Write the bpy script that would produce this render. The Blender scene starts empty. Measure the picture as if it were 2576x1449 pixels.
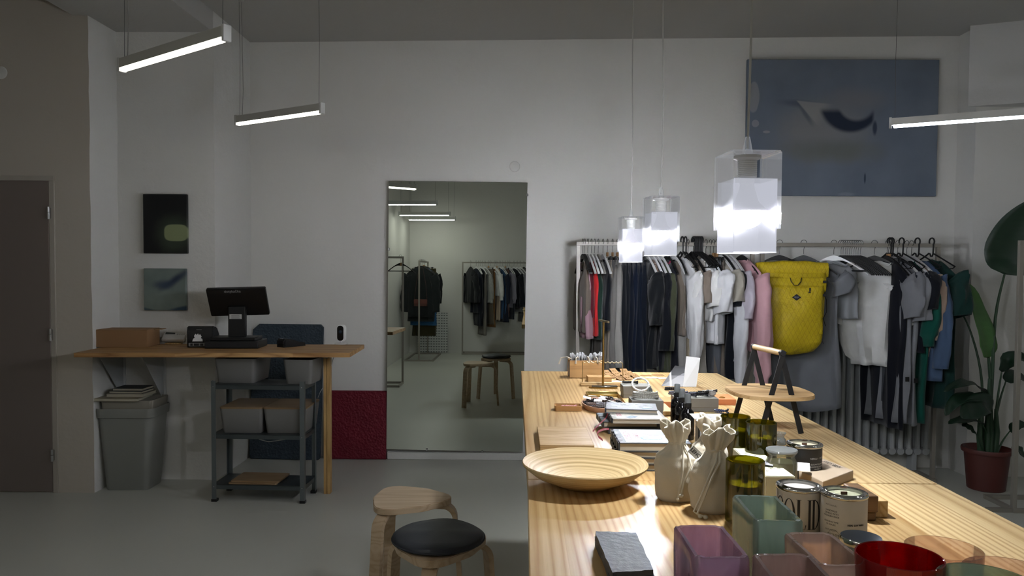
import bpy, bmesh, math, random
from mathutils import Vector, Matrix, noise as mnoise
R = random.Random(7)
PI = math.pi
SC = bpy.context.scene
COL = SC.collection
# ------------------------------------------------------------------ camera model (image 2576 x 1449)
F, CX, CY = 1900.0, 1288.0, 750.0
CAM = Vector((0, 0, 1.40))
YAW, PITCH, ROLL = math.radians(0.8), math.radians(2.0), 0.006
fw = Vector((-math.sin(YAW)*math.cos(PITCH), math.cos(YAW)*math.cos(PITCH), -math.sin(PITCH)))
r0 = Vector((math.cos(YAW), math.sin(YAW), 0))
u0 = r0.cross(fw)
rt = math.cos(ROLL)*r0 + math.sin(ROLL)*u0
up = -math.sin(ROLL)*r0 + math.cos(ROLL)*u0
def ray(px, py):
    return fw + rt*((px-CX)/F) - up*((py-CY)/F)
def UY(px, py, Y):          # point at depth Y
    d = ray(px, py); t = Y/d.y
    return CAM + d*t
def UZ(px, py, z):          # point at height z
    d = ray(px, py); t = (z-CAM.z)/d.z
    return CAM + d*t
cam = bpy.data.cameras.new('camera'); co = bpy.data.objects.new('camera', cam); COL.objects.link(co)
cam.sensor_width = 36; cam.lens = F/2576*36; cam.shift_y = (CY-724.5)/2576; cam.clip_start = .02
m = Matrix((rt, up, -fw)).transposed().to_4x4(); m.translation = CAM
co.matrix_world = m
SC.camera = co
# ------------------------------------------------------------------ colour + material helpers
def lin(h):
    if not isinstance(h, str): return tuple(h)
    h = h.lstrip('#'); v = [int(h[i:i+2], 16)/255 for i in (0, 2, 4)]
    return tuple((c/12.92 if c <= .04045 else ((c+.055)/1.055)**2.4) for c in v)
def rgba(h): return (*lin(h), 1)
_m = {}
class NT:
    def __init__(s, name):
        s.m = bpy.data.materials.new(name); s.m.use_nodes = True
        s.t = s.m.node_tree; s.t.nodes.clear()
        s.out = s.n('ShaderNodeOutputMaterial')
    def n(s, t, **kw):
        x = s.t.nodes.new(t)
        for k, v in kw.items():
            if hasattr(x, k): setattr(x, k, v)
        return x
    def l(s, a, b): s.t.links.new(a, b)
    def coord(s, scale=(1, 1, 1), which='Object', rot=(0, 0, 0)):
        tc = s.n('ShaderNodeTexCoord'); mp = s.n('ShaderNodeMapping')
        mp.inputs['Scale'].default_value = scale; mp.inputs['Rotation'].default_value = rot
        s.l(tc.outputs[which], mp.inputs['Vector']); return mp.outputs['Vector']
    def noise(s, vec, scale, detail=3, rough=.5, dist=0):
        x = s.n('ShaderNodeTexNoise'); x.inputs['Scale'].default_value = scale
        x.inputs['Detail'].default_value = detail; x.inputs['Roughness'].default_value = rough
        x.inputs['Distortion'].default_value = dist
        if vec is not None: s.l(vec, x.inputs['Vector'])
        return x.outputs['Fac']
    def ramp(s, fac, stops):
        x = s.n('ShaderNodeValToRGB'); e = x.color_ramp.elements
        while len(e) < len(stops): e.new(.5)
        for i, (p, c) in enumerate(stops):
            e[i].position = p; e[i].color = rgba(c)
        s.l(fac, x.inputs['Fac']); return x.outputs['Color']
    def mix(s, fac, a, b, mode='MIX'):
        x = s.n('ShaderNodeMix', data_type='RGBA', blend_type=mode)
        for i, v in ((0, fac), (6, a), (7, b)):
            if hasattr(v, 'is_output'): s.l(v, x.inputs[i])
            else: x.inputs[i].default_value = v if i == 0 else (rgba(v) if isinstance(v, str) else (*v[:3], 1))
        return x.outputs[2]
    def math(s, op, a, b=0):
        x = s.n('ShaderNodeMath', operation=op)
        for i, v in ((0, a), (1, b)):
            if hasattr(v, 'is_output'): s.l(v, x.inputs[i])
            else: x.inputs[i].default_value = v
        return x.outputs[0]
    def bsdf(s, color, rough=.5, metal=0, spec=.5, **kw):
        b = s.n('ShaderNodeBsdfPrincipled')
        if hasattr(color, 'is_output'): s.l(color, b.inputs['Base Color'])
        else: b.inputs['Base Color'].default_value = rgba(color)
        if hasattr(rough, 'is_output'): s.l(rough, b.inputs['Roughness'])
        else: b.inputs['Roughness'].default_value = rough
        b.inputs['Metallic'].default_value = metal; b.inputs['Specular IOR Level'].default_value = spec
        for k, v in kw.items(): b.inputs[k].default_value = v
        s.l(b.outputs[0], s.out.inputs[0]); return b
    def bump(s, b, h, strength=.2, dist=.01):
        x = s.n('ShaderNodeBump'); x.inputs['Strength'].default_value = strength
        x.inputs['Distance'].default_value = dist
        s.l(h, x.inputs['Height']); s.l(x.outputs[0], b.inputs['Normal'])
def mat(name, fn):
    if name not in _m:
        t = NT(name); fn(t); _m[name] = t.m
    return _m[name]
def plain(c, rough=.5, metal=0, spec=.5, tag=''):
    def f(t): t.bsdf(c, rough, metal, spec)
    return mat(f'plain {c} {rough} {metal} {spec}', f)
def plaster(c, k=1.0):
    def f(t):
        v = t.coord()
        n1 = t.noise(v, 6, 4); n2 = t.noise(v, 45, 3, .6); n3 = t.noise(v, 1.3, 2)
        col = t.mix(t.math('MULTIPLY', n3, .25), c, '#b9b7b2')
        b = t.bsdf(col, .75, 0, .25)
        h = t.math('ADD', t.math('MULTIPLY', n1, 1.0), t.math('MULTIPLY', n2, .25))
        t.bump(b, h, .22*k, .02)
    return mat(f'plaster {c} {k}', f)
def concrete():
    def f(t):
        v = t.coord()
        n1 = t.noise(v, .9, 3, .5); n2 = t.noise(v, 30, 2)
        col = t.mix(n1, '#b3b4ac', '#c0c1b7')
        b = t.bsdf(col, .34, 0, .4)
        t.bump(b, n2, .02, .003)
    return mat('polished concrete', f)
def wood(name, c1, c2, axis='Y', s=1.0, plank=0, knots=0, rough=.45, cross=None, dark=None, ring=26, lines=0):
    """grain along axis; plank = plank width in metres across the grain (uses Object coords)"""
    def f(t):
        ax = 'XYZ'.index(axis)
        tc = t.n('ShaderNodeTexCoord'); sep = t.n('ShaderNodeSeparateXYZ'); t.l(tc.outputs['Object'], sep.inputs[0])
        along = sep.outputs[ax]
        ca = 0 if ax != 0 else 1
        acr = sep.outputs[ca]; oth = sep.outputs[3-ax-ca]
        pid = None
        if plank:
            pid = t.math('FLOOR', t.math('DIVIDE', acr, plank))
            wn = t.n('ShaderNodeTexWhiteNoise', noise_dimensions='1D'); t.l(pid, wn.inputs['W'])
            rnd = wn.outputs['Value']
        cmb = t.n('ShaderNodeCombineXYZ')
        off = t.math('MULTIPLY', rnd, 37.0) if plank else 0.0
        aa = t.math('MULTIPLY', along, (.09 if lines else .16)*s)
        t.l(t.math('ADD', aa, off) if plank else aa, cmb.inputs[0])
        t.l(t.math('ADD', t.math('MULTIPLY', acr, 2.2*s), off) if plank else t.math('MULTIPLY', acr, 2.2*s), cmb.inputs[1])
        t.l(t.math('MULTIPLY', oth, 2.2*s), cmb.inputs[2])
        n = t.noise(cmb.outputs[0], 2.2, 2, .5, .1)
        rings = t.math('FRACT', t.math('ADD', t.math('MULTIPLY', n, ring), t.math('MULTIPLY', acr, lines)))
        tri = t.math('ABSOLUTE', t.math('SUBTRACT', t.math('MULTIPLY', rings, 2), 1))
        cmb2 = t.n('ShaderNodeCombineXYZ')
        t.l(t.math('MULTIPLY', along, 6*s), cmb2.inputs[0]); t.l(t.math('MULTIPLY', acr, 240*s), cmb2.inputs[1]); t.l(t.math('MULTIPLY', oth, 240*s), cmb2.inputs[2])
        fine = t.noise(cmb2.outputs[0], 1, 3, .6)
        fac = t.math('ADD', t.math('MULTIPLY', t.math('POWER', tri, 1.8), .5), t.math('MULTIPLY', fine, .5))
        col = t.ramp(fac, [(.25, c1), (.95, c2)])
        if plank:
            g = t.n('ShaderNodeMix', data_type='RGBA', blend_type='MULTIPLY'); g.inputs[0].default_value = 1
            t.l(col, g.inputs[6])
            t.l(t.ramp(rnd, [(0, '#d8ccbc'), (.5, '#f2ece2'), (1, '#ffffff')]), g.inputs[7]); col = g.outputs[2]
        if knots:
            cm3 = t.n('ShaderNodeCombineXYZ')
            t.l(t.math('MULTIPLY', along, .6), cm3.inputs[0]); t.l(acr, cm3.inputs[1])
            vo = t.n('ShaderNodeTexVoronoi'); vo.inputs['Scale'].default_value = knots; t.l(cm3.outputs[0], vo.inputs['Vector'])
            kk = t.ramp(vo.outputs['Distance'], [(.035, '#ffffff'), (.10, '#000000')])
            col = t.mix(kk, col, dark or '#7a4a22')
        b = t.bsdf(col, rough, 0, .4)
        t.bump(b, tri, .02, .001)
    return mat('wood '+name, f)
def fabric(c, rough=.9, w=420, c2=None, k=.35):
    def f(t):
        v = t.coord()
        n1 = t.noise(v, 9, 3); n2 = t.noise(v, w, 2)
        l = lin(c); d = tuple(x*.82 for x in l)
        col = t.mix(n1, (*d, 1), (*[min(1, x*1.1) for x in l], 1))
        if c2: col = t.mix(t.math('GREATER_THAN', n2, .52), col, c2)
        b = t.bsdf(col, rough, 0, .15)
        b.inputs['Sheen Weight'].default_value = .15
        t.bump(b, t.math('ADD', t.math('MULTIPLY', n1, 1.0), t.math('MULTIPLY', n2, .12)), k, .006)
    return mat(f'fabric {c} {w} {c2} {k}', f)
def glassy(name, tint, alpha=.75, gloss=.06, rough=.03, cloud=0, trans=True, em=0):
    """thin tinted glass: straight-through transparency plus a fresnel sheen and a little body colour"""
    def f(t):
        tr = t.n('ShaderNodeBsdfTransparent'); tr.inputs[0].default_value = rgba(tint)
        body = t.n('ShaderNodeBsdfTranslucent' if trans else 'ShaderNodeBsdfDiffuse'); body.inputs[0].default_value = rgba(tint)
        df = t.n('ShaderNodeBsdfDiffuse'); df.inputs[0].default_value = rgba(tint)
        bm_ = t.n('ShaderNodeMixShader'); bm_.inputs[0].default_value = .5
        t.l(body.outputs[0], bm_.inputs[1]); t.l(df.outputs[0], bm_.inputs[2])
        m1 = t.n('ShaderNodeMixShader')
        if cloud:
            n = t.noise(t.coord((1, 1, .35)), 22, 3, .5, 1.2)
            fac = t.math('ADD', t.math('MULTIPLY', n, cloud), 1-alpha-cloud*.5)
            t.l(fac, m1.inputs[0])
        else: m1.inputs[0].default_value = 1-alpha
        t.l(tr.outputs[0], m1.inputs[1]); t.l(bm_.outputs[0], m1.inputs[2])
        gl = t.n('ShaderNodeBsdfGlossy'); gl.inputs['Roughness'].default_value = rough
        lw = t.n('ShaderNodeLayerWeight'); lw.inputs[0].default_value = .25
        fr = t.math('MINIMUM', t.math('ADD', t.math('MULTIPLY', lw.outputs['Fresnel'], .6), gloss*.25), .85)
        m2 = t.n('ShaderNodeMixShader'); t.l(fr, m2.inputs[0])
        t.l(m1.outputs[0], m2.inputs[1]); t.l(gl.outputs[0], m2.inputs[2]); res = m2
        if em:                    # emission put in for bulb light scattered inside the lamp acrylic
            e = t.n('ShaderNodeEmission'); e.inputs[0].default_value = rgba('#eef0f6'); e.inputs[1].default_value = em
            res = t.n('ShaderNodeAddShader'); t.l(m2.outputs[0], res.inputs[0]); t.l(e.outputs[0], res.inputs[1])
        t.l(res.outputs[0], t.out.inputs[0])
    return mat('glass '+name, f)
def emit(name, c, s):
    def f(t):
        e = t.n('ShaderNodeEmission'); e.inputs[0].default_value = rgba(c); e.inputs[1].default_value = s
        t.l(e.outputs[0], t.out.inputs[0])
    return mat('emit '+name, f)
# ------------------------------------------------------------------ mesh helpers
def BM(): return bmesh.new()
def box(bm, c, s, bev=0, M=None, seg=1):
    mt = Matrix.Translation(Vector(c)) @ Matrix.Diagonal((*s, 1))
    if M is not None: mt = M @ mt
    r = bmesh.ops.create_cube(bm, size=1, matrix=mt)
    if bev:
        es = list({e for v in r['verts'] for e in v.link_edges})
        bmesh.ops.bevel(bm, geom=es, offset=bev, segments=seg, affect='EDGES', profile=.6)
    return bm
def box2(bm, x0, x1, y0, y1, z0, z1, bev=0, M=None):
    return box(bm, ((x0+x1)/2, (y0+y1)/2, (z0+z1)/2), (abs(x1-x0), abs(y1-y0), abs(z1-z0)), bev, M)
def prism(bm, poly, z0, z1, M=None, bev=0):
    """poly: list of (x,y); extruded z0..z1"""
    q = (lambda v: M @ v) if M is not None else (lambda v: v)
    a = [bm.verts.new(q(Vector((x, y, z0)))) for x, y in poly]
    b = [bm.verts.new(q(Vector((x, y, z1)))) for x, y in poly]
    n = len(poly); fs = [bm.faces.new(a[::-1]), bm.faces.new(b)]
    for i in range(n): fs.append(bm.faces.new((a[i], a[(i+1) % n], b[(i+1) % n], b[i])))
    bmesh.ops.recalc_face_normals(bm, faces=fs)
    if bev:
        bmesh.ops.bevel(bm, geom=list(fs[1].edges), offset=bev, segments=2, affect='EDGES')
    return bm
def hexa(bm, A, B):
    """loft between two same-length vertex rings (world points), capped"""
    a = [bm.verts.new(p) for p in A]; b = [bm.verts.new(p) for p in B]; n = len(A)
    bm.faces.new(a[::-1]); bm.faces.new(b)
    for i in range(n): bm.faces.new((a[i], a[(i+1) % n], b[(i+1) % n], b[i]))
    bmesh.ops.recalc_face_normals(bm, faces=bm.faces[:])
    return bm
def frames(pts, closed=False):
    n = len(pts); T = []
    for i in range(n):
        if closed: d = pts[(i+1) % n]-pts[i-1]
        else: d = pts[min(i+1, n-1)]-pts[max(i-1, 0)]
        T.append(d.normalized() if d.length > 1e-9 else Vector((0, 0, 1)))
    ref = Vector((0, 0, 1)) if abs(T[0].z) < .9 else Vector((0, 1, 0))
    N = [(ref - T[0]*ref.dot(T[0])).normalized()]
    for i in range(1, n):
        v = N[-1]-T[i]*N[-1].dot(T[i])
        N.append(v.normalized() if v.length > 1e-6 else N[-1])
    return T, N
def tube(bm, pts, r, n=8, closed=False, cap=True, rr=None):
    pts = [Vector(p) for p in pts]; T, N = frames(pts, closed); rings = []
    for i, p in enumerate(pts):
        b = T[i].cross(N[i]); q = r if rr is None else rr[i]
        rings.append([bm.verts.new(p+(N[i]*math.cos(a)+b*math.sin(a))*q) for a in (2*PI*k/n for k in range(n))])
    m = len(rings)
    for i in range(m if closed else m-1):
        A, B = rings[i], rings[(i+1) % m]
        for k in range(n): bm.faces.new((A[k], A[(k+1) % n], B[(k+1) % n], B[k]))
    if cap and not closed: bm.faces.new(rings[0][::-1]); bm.faces.new(rings[-1])
    return bm
def sweep(bm, pts, w, h, side):
    """rectangular strip swept along pts; side = constant width direction"""
    pts = [Vector(p) for p in pts]; T, _ = frames(pts); side = Vector(side).normalized(); rings = []
    for i, p in enumerate(pts):
        nrm = T[i].cross(side).normalized()
        rings.append([bm.verts.new(p+side*a*w/2+nrm*b*h/2) for a, b in ((-1, -1), (1, -1), (1, 1), (-1, 1))])
    for A, B in zip(rings, rings[1:]):
        for k in range(4): bm.faces.new((A[k], A[(k+1) % 4], B[(k+1) % 4], B[k]))
    bm.faces.new(rings[0][::-1]); bm.faces.new(rings[-1])
    bmesh.ops.recalc_face_normals(bm, faces=bm.faces[:])
    return bm
def lathe(bm, prof, n=32, c=(0, 0, 0), sx=1, sy=1, M=None):
    """prof: list of (r,z)"""
    rings = []; c = Vector(c)
    def P(r, z, a):
        p = c+Vector((r*math.cos(a)*sx, r*math.sin(a)*sy, z))
        return M @ p if M is not None else p
    for r, z in prof:
        if r < 1e-6: rings.append([bm.verts.new(P(0, z, 0))])
        else: rings.append([bm.verts.new(P(r, z, 2*PI*k/n)) for k in range(n)])
    for A, B in zip(rings, rings[1:]):
        for k in range(n):
            k2 = (k+1) % n
            if len(A) == 1 and len(B) > 1: bm.faces.new((A[0], B[k2], B[k]))
            elif len(B) == 1 and len(A) > 1: bm.faces.new((A[k], A[k2], B[0]))
            elif len(A) > 1: bm.faces.new((A[k], A[k2], B[k2], B[k]))
    bmesh.ops.recalc_face_normals(bm, faces=bm.faces[:])
    return bm
def rrect(w, d, r, n=5, cx=0, cy=0):
    out = []
    for qx, qy, a0 in ((1, 1, 0), (-1, 1, PI/2), (-1, -1, PI), (1, -1, 3*PI/2)):
        for k in range(n+1):
            a = a0+PI/2*k/n
            out.append((cx+qx*(w/2-r)+r*math.cos(a), cy+qy*(d/2-r)+r*math.sin(a)))
    return out
def grid(bm, fn, nu, nv, closeu=False):
    V = [[bm.verts.new(fn(i/(nu if closeu else nu-1), j/(nv-1))) for i in range(nu)] for j in range(nv)]
    for j in range(nv-1):
        for i in range(nu if closeu else nu-1):
            bm.faces.new((V[j][i], V[j][(i+1) % nu], V[j+1][(i+1) % nu], V[j+1][i]))
    return V
def text_bm(s, size, bold=0, align='CENTER'):
    cu = bpy.data.curves.new('lettering', 'FONT'); cu.body = s; cu.size = size; cu.align_x = align; cu.align_y = 'CENTER'
    cu.offset = bold; cu.resolution_u = 3
    o = bpy.data.objects.new('lettering', cu); COL.objects.link(o)
    dg = bpy.context.evaluated_depsgraph_get(); me = bpy.data.meshes.new_from_object(o.evaluated_get(dg))
    bm = BM(); bm.from_mesh(me)
    bpy.data.objects.remove(o); bpy.data.curves.remove(cu); bpy.data.meshes.remove(me)
    return bm
def xf(bm, M):
    bmesh.ops.transform(bm, matrix=M, verts=bm.verts[:]); return bm
def wrapcyl(bm, rad, a0):
    """bend a flat x-y lettering mesh round a z-axis cylinder; a0 = angle of x=0"""
    w = max((abs(v.co.x) for v in bm.verts), default=0); x = -w
    while x < w:
        bmesh.ops.bisect_plane(bm, geom=bm.verts[:]+bm.edges[:]+bm.faces[:], plane_co=(x, 0, 0), plane_no=(1, 0, 0)); x += rad*.15
    for v in bm.verts:
        a = a0+v.co.x/rad; z = v.co.y
        v.co = Vector((math.cos(a)*rad, math.sin(a)*rad, z))
    return bm
def Rz(a): return Matrix.Rotation(a, 4, 'Z')
def Rx(a): return Matrix.Rotation(a, 4, 'X')
def Ry(a): return Matrix.Rotation(a, 4, 'Y')
def Tr(*p): return Matrix.Translation(Vector(p))
# ------------------------------------------------------------------ object helpers
def props(o, label=None, cat=None, group=None, kind=None):
    if label: o['label'] = label
    if cat: o['category'] = cat
    if group: o['group'] = group
    if kind: o['kind'] = kind
    return o
def make(name, bm, m, parent=None, label=None, cat=None, group=None, kind=None, loc=None, rz=0, smooth=40, solid=0):
    me = bpy.data.meshes.new(name)
    if solid:
        pass
    bm.normal_update(); bm.to_mesh(me); bm.free()
    if smooth:
        me.polygons.foreach_set('use_smooth', [True]*len(me.polygons))
        me.set_sharp_from_angle(angle=math.radians(smooth))
    if m: me.materials.append(m)
    o = bpy.data.objects.new(name, me); COL.objects.link(o)
    if parent is not None: o.parent = parent
    if loc is not None: o.location = loc
    o.rotation_euler = (0, 0, rz)
    if solid:
        md = o.modifiers.new('thickness', 'SOLIDIFY'); md.thickness = solid; md.offset = 0
    return props(o, label, cat, group, kind)
def thing(name, label, cat, loc=(0, 0, 0), rz=0, group=None):
    o = bpy.data.objects.new(name, None); COL.objects.link(o); o.empty_display_size = .05
    o.location = loc; o.rotation_euler = (0, 0, rz)
    return props(o, label, cat, group)
def dup(root, loc, rz, label=None, group=None):
    def cp(o, par):
        c = o.copy(); COL.objects.link(c); c.parent = par
        for ch in list(o.children): cp(ch, c)
        return c
    r = cp(root, None); r.location = loc; r.rotation_euler = (root.rotation_euler.x, root.rotation_euler.y, rz)
    if label: r['label'] = label
    if group: r['group'] = group
    return r
ORD = 'first second third fourth fifth sixth seventh eighth ninth tenth eleventh twelfth thirteenth fourteenth fifteenth sixteenth seventeenth eighteenth nineteenth twentieth'.split()
# ------------------------------------------------------------------ shared materials
WALL = plaster('#d3d2cd'); WALL_SHADED = plaster('#b3ab9e')  # second one: same plaster with the doorway side's dimness put into the colour
PINE = wood('pine table', '#e6cc9b', '#b78848', 'Y', 1.0, .14, 2.3, .42, ring=15, lines=55)
BIRCH = wood('birch ply', '#bfa98d', '#a68d6d', 'X', 1.4, 0, 0, .4, ring=14)
BAMBOO = wood('bamboo', '#c79e68', '#a9814f', 'X', 2.2, 0, 0, .5, ring=10)
OAK = wood('oak', '#b98c58', '#8f6639', 'X', 2, 0, 0, .5, ring=14)
PLY = wood('ply board', '#cfae7d', '#aa8350', 'X', 1.3, 0, 0, .5, ring=16)
COUNTER = wood('glued hardwood', '#c9a472', '#835a34', 'X', 1.2, .045, 0, .45, ring=18)
WALNUT = wood('dark walnut', '#6d5236', '#3f2c1b', 'X', 2, 0, 0, .5, ring=18)
STUD = wood('pine stud', '#b08f5c', '#8f6e40', 'Z', 1.2, 0, 0, .55, ring=18)
RACKM = plain('#88837a', .45, .15); CHROME = plain('#c4c6c8', .18, 1); STEEL = plain('#d6d6d4', .12, 1)
GALV = plain('#6f7678', .42, .75); BLACK = plain('#08090b', .42); BLACKM = plain('#101114', .55); GREYP = plain('#6e6d6a', .5)
WHITEP = plain('#d4d4d2', .4); PAPER = plain('#dcdcda', .7, 0, .2); KRAFT = plain('#937351', .85, 0, .2); BRASS = plain('#b08f52', .28, 1)
GOLD = plain('#c9b06a', .3, 1); INK = plain('#0d0d0f', .6); GREYBOX = plain('#7d7c77', .7, 0, .2)
TUBE_S, TUBE_R, BULB_S, BULB_D, EXPO, FR_T, FR_E, TUBE_FILL = 7.0, 70.0, 18500.0, .03, 0.18, .00016, .30, 120.0
# ================================================================== ROOM SHELL
TZ = .90
CEIL = 3.09
def BY(x): return 5.585-.035*(x+.5)      # the back wall runs a touch out of square
def structure(name, bm, m, **k): return make(name, bm, m, kind='structure', **k)
structure('floor', box2(BM(), -4.4, 4.5, -2.4, 5.9, -.1, 0), concrete())
structure('ceiling', box2(BM(), -4.4, 4.5, -2.4, 5.9, CEIL, CEIL+.1), plaster('#b0afab'))
bm = BM()
hexa(bm, [(-2.2, BY(-2.2), 0), (3.22, BY(3.22), 0), (3.22, 5.9, 0), (-2.2, 5.9, 0)], [(-2.2, BY(-2.2), CEIL), (3.22, BY(3.22), CEIL), (3.22, 5.9, CEIL), (-2.2, 5.9, CEIL)])
structure('wall_back', bm, WALL)
# uneven old plaster: the alcove pier and the doorway wall get wobbly corner edges
def wobbly_block(x0, x1, y0, y1, z1, edge, seed, amp=.007):
    bm = BM(); rr = random.Random(seed); n = 26; A = []
    for k in range(n+1):
        z = z1*k/n; d = rr.uniform(-amp, amp)
        ring = [Vector((x0, y0, z)), Vector((x1+(d if edge else 0), y0, z)), Vector((x1, y1, z)), Vector((x0, y1, z))]
        A.append([bm.verts.new(p) for p in ring])
    for a, b in zip(A, A[1:]):
        for k in range(4): bm.faces.new((a[k], a[(k+1) % 4], b[(k+1) % 4], b[k]))
    bm.faces.new(A[0][::-1]); bm.faces.new(A[-1]); bmesh.ops.recalc_face_normals(bm, faces=bm.faces[:])
    return bm
structure('wall_alcove', wobbly_block(-2.72, -2.035, 4.97, 5.9, CEIL, 1, 3, .003), plaster('#d3d2cd', 1.8))
wd = structure('wall_doorway', wobbly_block(-4.4, -2.675, 4.65, 5.9, CEIL, 1, 5, .0035), WALL_SHADED)
wd.data.materials.append(WALL)                        # return keeps the plain plaster; shade on the front is put in its colour
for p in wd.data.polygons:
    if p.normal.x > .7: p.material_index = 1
structure('wall_left', box2(BM(), -4.4, -4.25, 1.0, 4.65, 0, CEIL), WALL_SHADED)
structure('wall_left_rear', box2(BM(), -2.25, -2.0, -2.4, 1.0, 0, CEIL), WALL)
structure('wall_left_return', box2(BM(), -4.4, -2.25, .85, 1.0, 0, CEIL), WALL)
structure('wall_rear', box2(BM(), -2.0, 4.5, -2.4, -2.25, 0, CEIL), WALL)
structure('wall_right', box2(BM(), 4.35, 4.5, -2.25, 5.9, 0, CEIL), WALL)
structure('wall_right_pier', wobbly_block(4.36, 3.085, 5.24, 5.9, CEIL, 1, 9, .004), WALL)
structure('trim_1', box2(BM(), -2.77, -2.035, 1.0, 4.97, 2.955, CEIL), plaster('#b0afab'))           # downstand beam over the alcove
bm = BM()
tp_ = UY(2435, 282, 5.24)
prism(bm, [(tp_.x, 5.24), (4.35, 5.24), (4.35, 4.72)], 2.545, CEIL)                                     # slanting bulkhead over the right pier
structure('trim_2', bm, plaster('#c6c6c4'))
# low plinth strip under the mirror
a, b = UZ(975, 1156, 0), UZ(1330, 1158, 0)
bm = BM(); box2(bm, -1.0, .35, BY(-.3)-.02, BY(-.3)+.01, 0, .055, .004)
structure('baseboard_back', bm, plaster('#c6c6c2'))
# door: flat steel leaf in a thin frame, three knuckle hinges
dr = props(bpy.data.objects.new('door_1', None), kind='structure'); COL.objects.link(dr)
DX = UY(128, 700, 4.65).x; DT = UY(100, 455, 4.65).z
make('door_leaf', box2(BM(), DX-.95, DX, 4.636, 4.66, .008, DT, .002), plain('#70665f', .55), dr)
bm = BM()
box2(bm, DX, DX+.032, 4.64, 4.66, 0, DT+.0, .002); box2(bm, DX-1.0, DX+.032, 4.64, 4.66, DT, DT+.03, .002)
make('door_frame', bm, plain('#a39d92', .6), dr)
for py in (537, 843, 1146):
    z = UY(132, py, 4.63).z; bm = BM()
    tube(bm, [(DX+.008, 4.624, z-.035), (DX+.008, 4.624, z+.004)], .010, 10)
    tube(bm, [(DX+.006, 4.626, z+.006), (DX+.006, 4.626, z+.04)], .009, 10)
    box2(bm, DX-.004, DX+.014, 4.63, 4.641, z-.03, z+.035)
    make('door_hinge', bm, CHROME, dr)
# round blanking plates on the plaster
def plate(px, py, Y, lab):
    p = UY(px, py, Y); bm = BM()
    lathe(bm, [(0, .006), (.034, .006), (.038, .003), (.039, 0)], 28, M=Tr(p.x, Y, p.z) @ Rx(PI/2))
    make('junction_cover', bm, plaster('#cfcec9'), None, lab, 'wall plate')
plate(1295, 419, BY(0)-.001, 'round white cover plate set in the plaster above the mirror')
plate(3, 183, 4.649, 'round cover plate high on the wall above the grey door')
# ------------------------------------------------------------------ mirror
my = 5.548
q = [UY(972, 1130, my), UY(1315, 1137, my), UY(1327, 459, my), UY(978, 455, my)]
q[2].y += .005; q[3].y += .005
mi = thing('wall_mirror', 'tall frameless mirror hung on the white back wall', 'mirror', (0, 0, 0))
bm = BM(); hexa(bm, [p+Vector((0, .006, 0)) for p in q], q)
def mirr(t): t.bsdf('#d3dad2', .0, 1)
make('mirror_glass', bm, mat('silvered mirror', mirr), mi, smooth=0)
bm = BM(); e = [p+Vector((0, .0065, 0)) for p in q]
hexa(bm, [p+Vector((0, .006, 0)) for p in e], e)
make('backing', bm, plain('#3a3f3c', .5), mi, smooth=0)
for p in (q[2]+Vector((0, 0, -.09)), q[3]+Vector((0, 0, -.5)), q[0]+Vector((.3, 0, 0)), q[1]+Vector((-.3, 0, 0))):
    make('clip', box(BM(), p+Vector((0, .002, 0)), (.014, .014, .02), .002), CHROME, mi)
# ------------------------------------------------------------------ paintings
def canvas(name, lab, px0, py0, px1, py1, Y, shader, depth=.025):
    a, b = UY(px0, py0, Y), UY(px1, py1, Y)
    cx, cz, w, h = (a.x+b.x)/2, (a.z+b.z)/2, b.x-a.x, a.z-b.z
    t = thing(name, lab, 'painting', (cx, Y+depth/2, cz))
    make('painted_canvas', box(BM(), (0, 0, 0), (w, depth, h), .003), shader, t)
    make('stretcher', box(BM(), (0, depth/2+.004, 0), (w-.03, .006, h-.03)), plain('#a58a62', .8), t)
    return t
def blob(t, sep, cx, cz, sx, sz, p0=.4, p1=1.1, nz=None, ang=0):
    """soft elliptical mask in the canvas plane (object x,z)"""
    x, z = sep.outputs[0], sep.outputs[2]
    dx = t.math('SUBTRACT', x, cx); dz = t.math('SUBTRACT', z, cz)
    if ang:
        c, s = math.cos(ang), math.sin(ang)
        dx, dz = t.math('ADD', t.math('MULTIPLY', dx, c), t.math('MULTIPLY', dz, s)), t.math('SUBTRACT', t.math('MULTIPLY', dz, c), t.math('MULTIPLY', dx, s))
    dx = t.math('DIVIDE', dx, sx); dz = t.math('DIVIDE', dz, sz)
    d = t.math('SQRT', t.math('ADD', t.math('MULTIPLY', dx, dx), t.math('MULTIPLY', dz, dz)))
    if nz is not None: d = t.math('ADD', d, nz)
    mr = t.n('ShaderNodeMapRange', interpolation_type='SMOOTHSTEP')
    mr.inputs[1].default_value = p0; mr.inputs[2].default_value = p1; mr.inputs[3].default_value = 1; mr.inputs[4].default_value = 0
    t.l(d, mr.inputs[0]); return mr.outputs[0]
def cseparate(t):
    tc = t.n('ShaderNodeTexCoord'); s = t.n('ShaderNodeSeparateXYZ'); t.l(tc.outputs['Object'], s.inputs[0]); return tc.outputs['Object'], s
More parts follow.
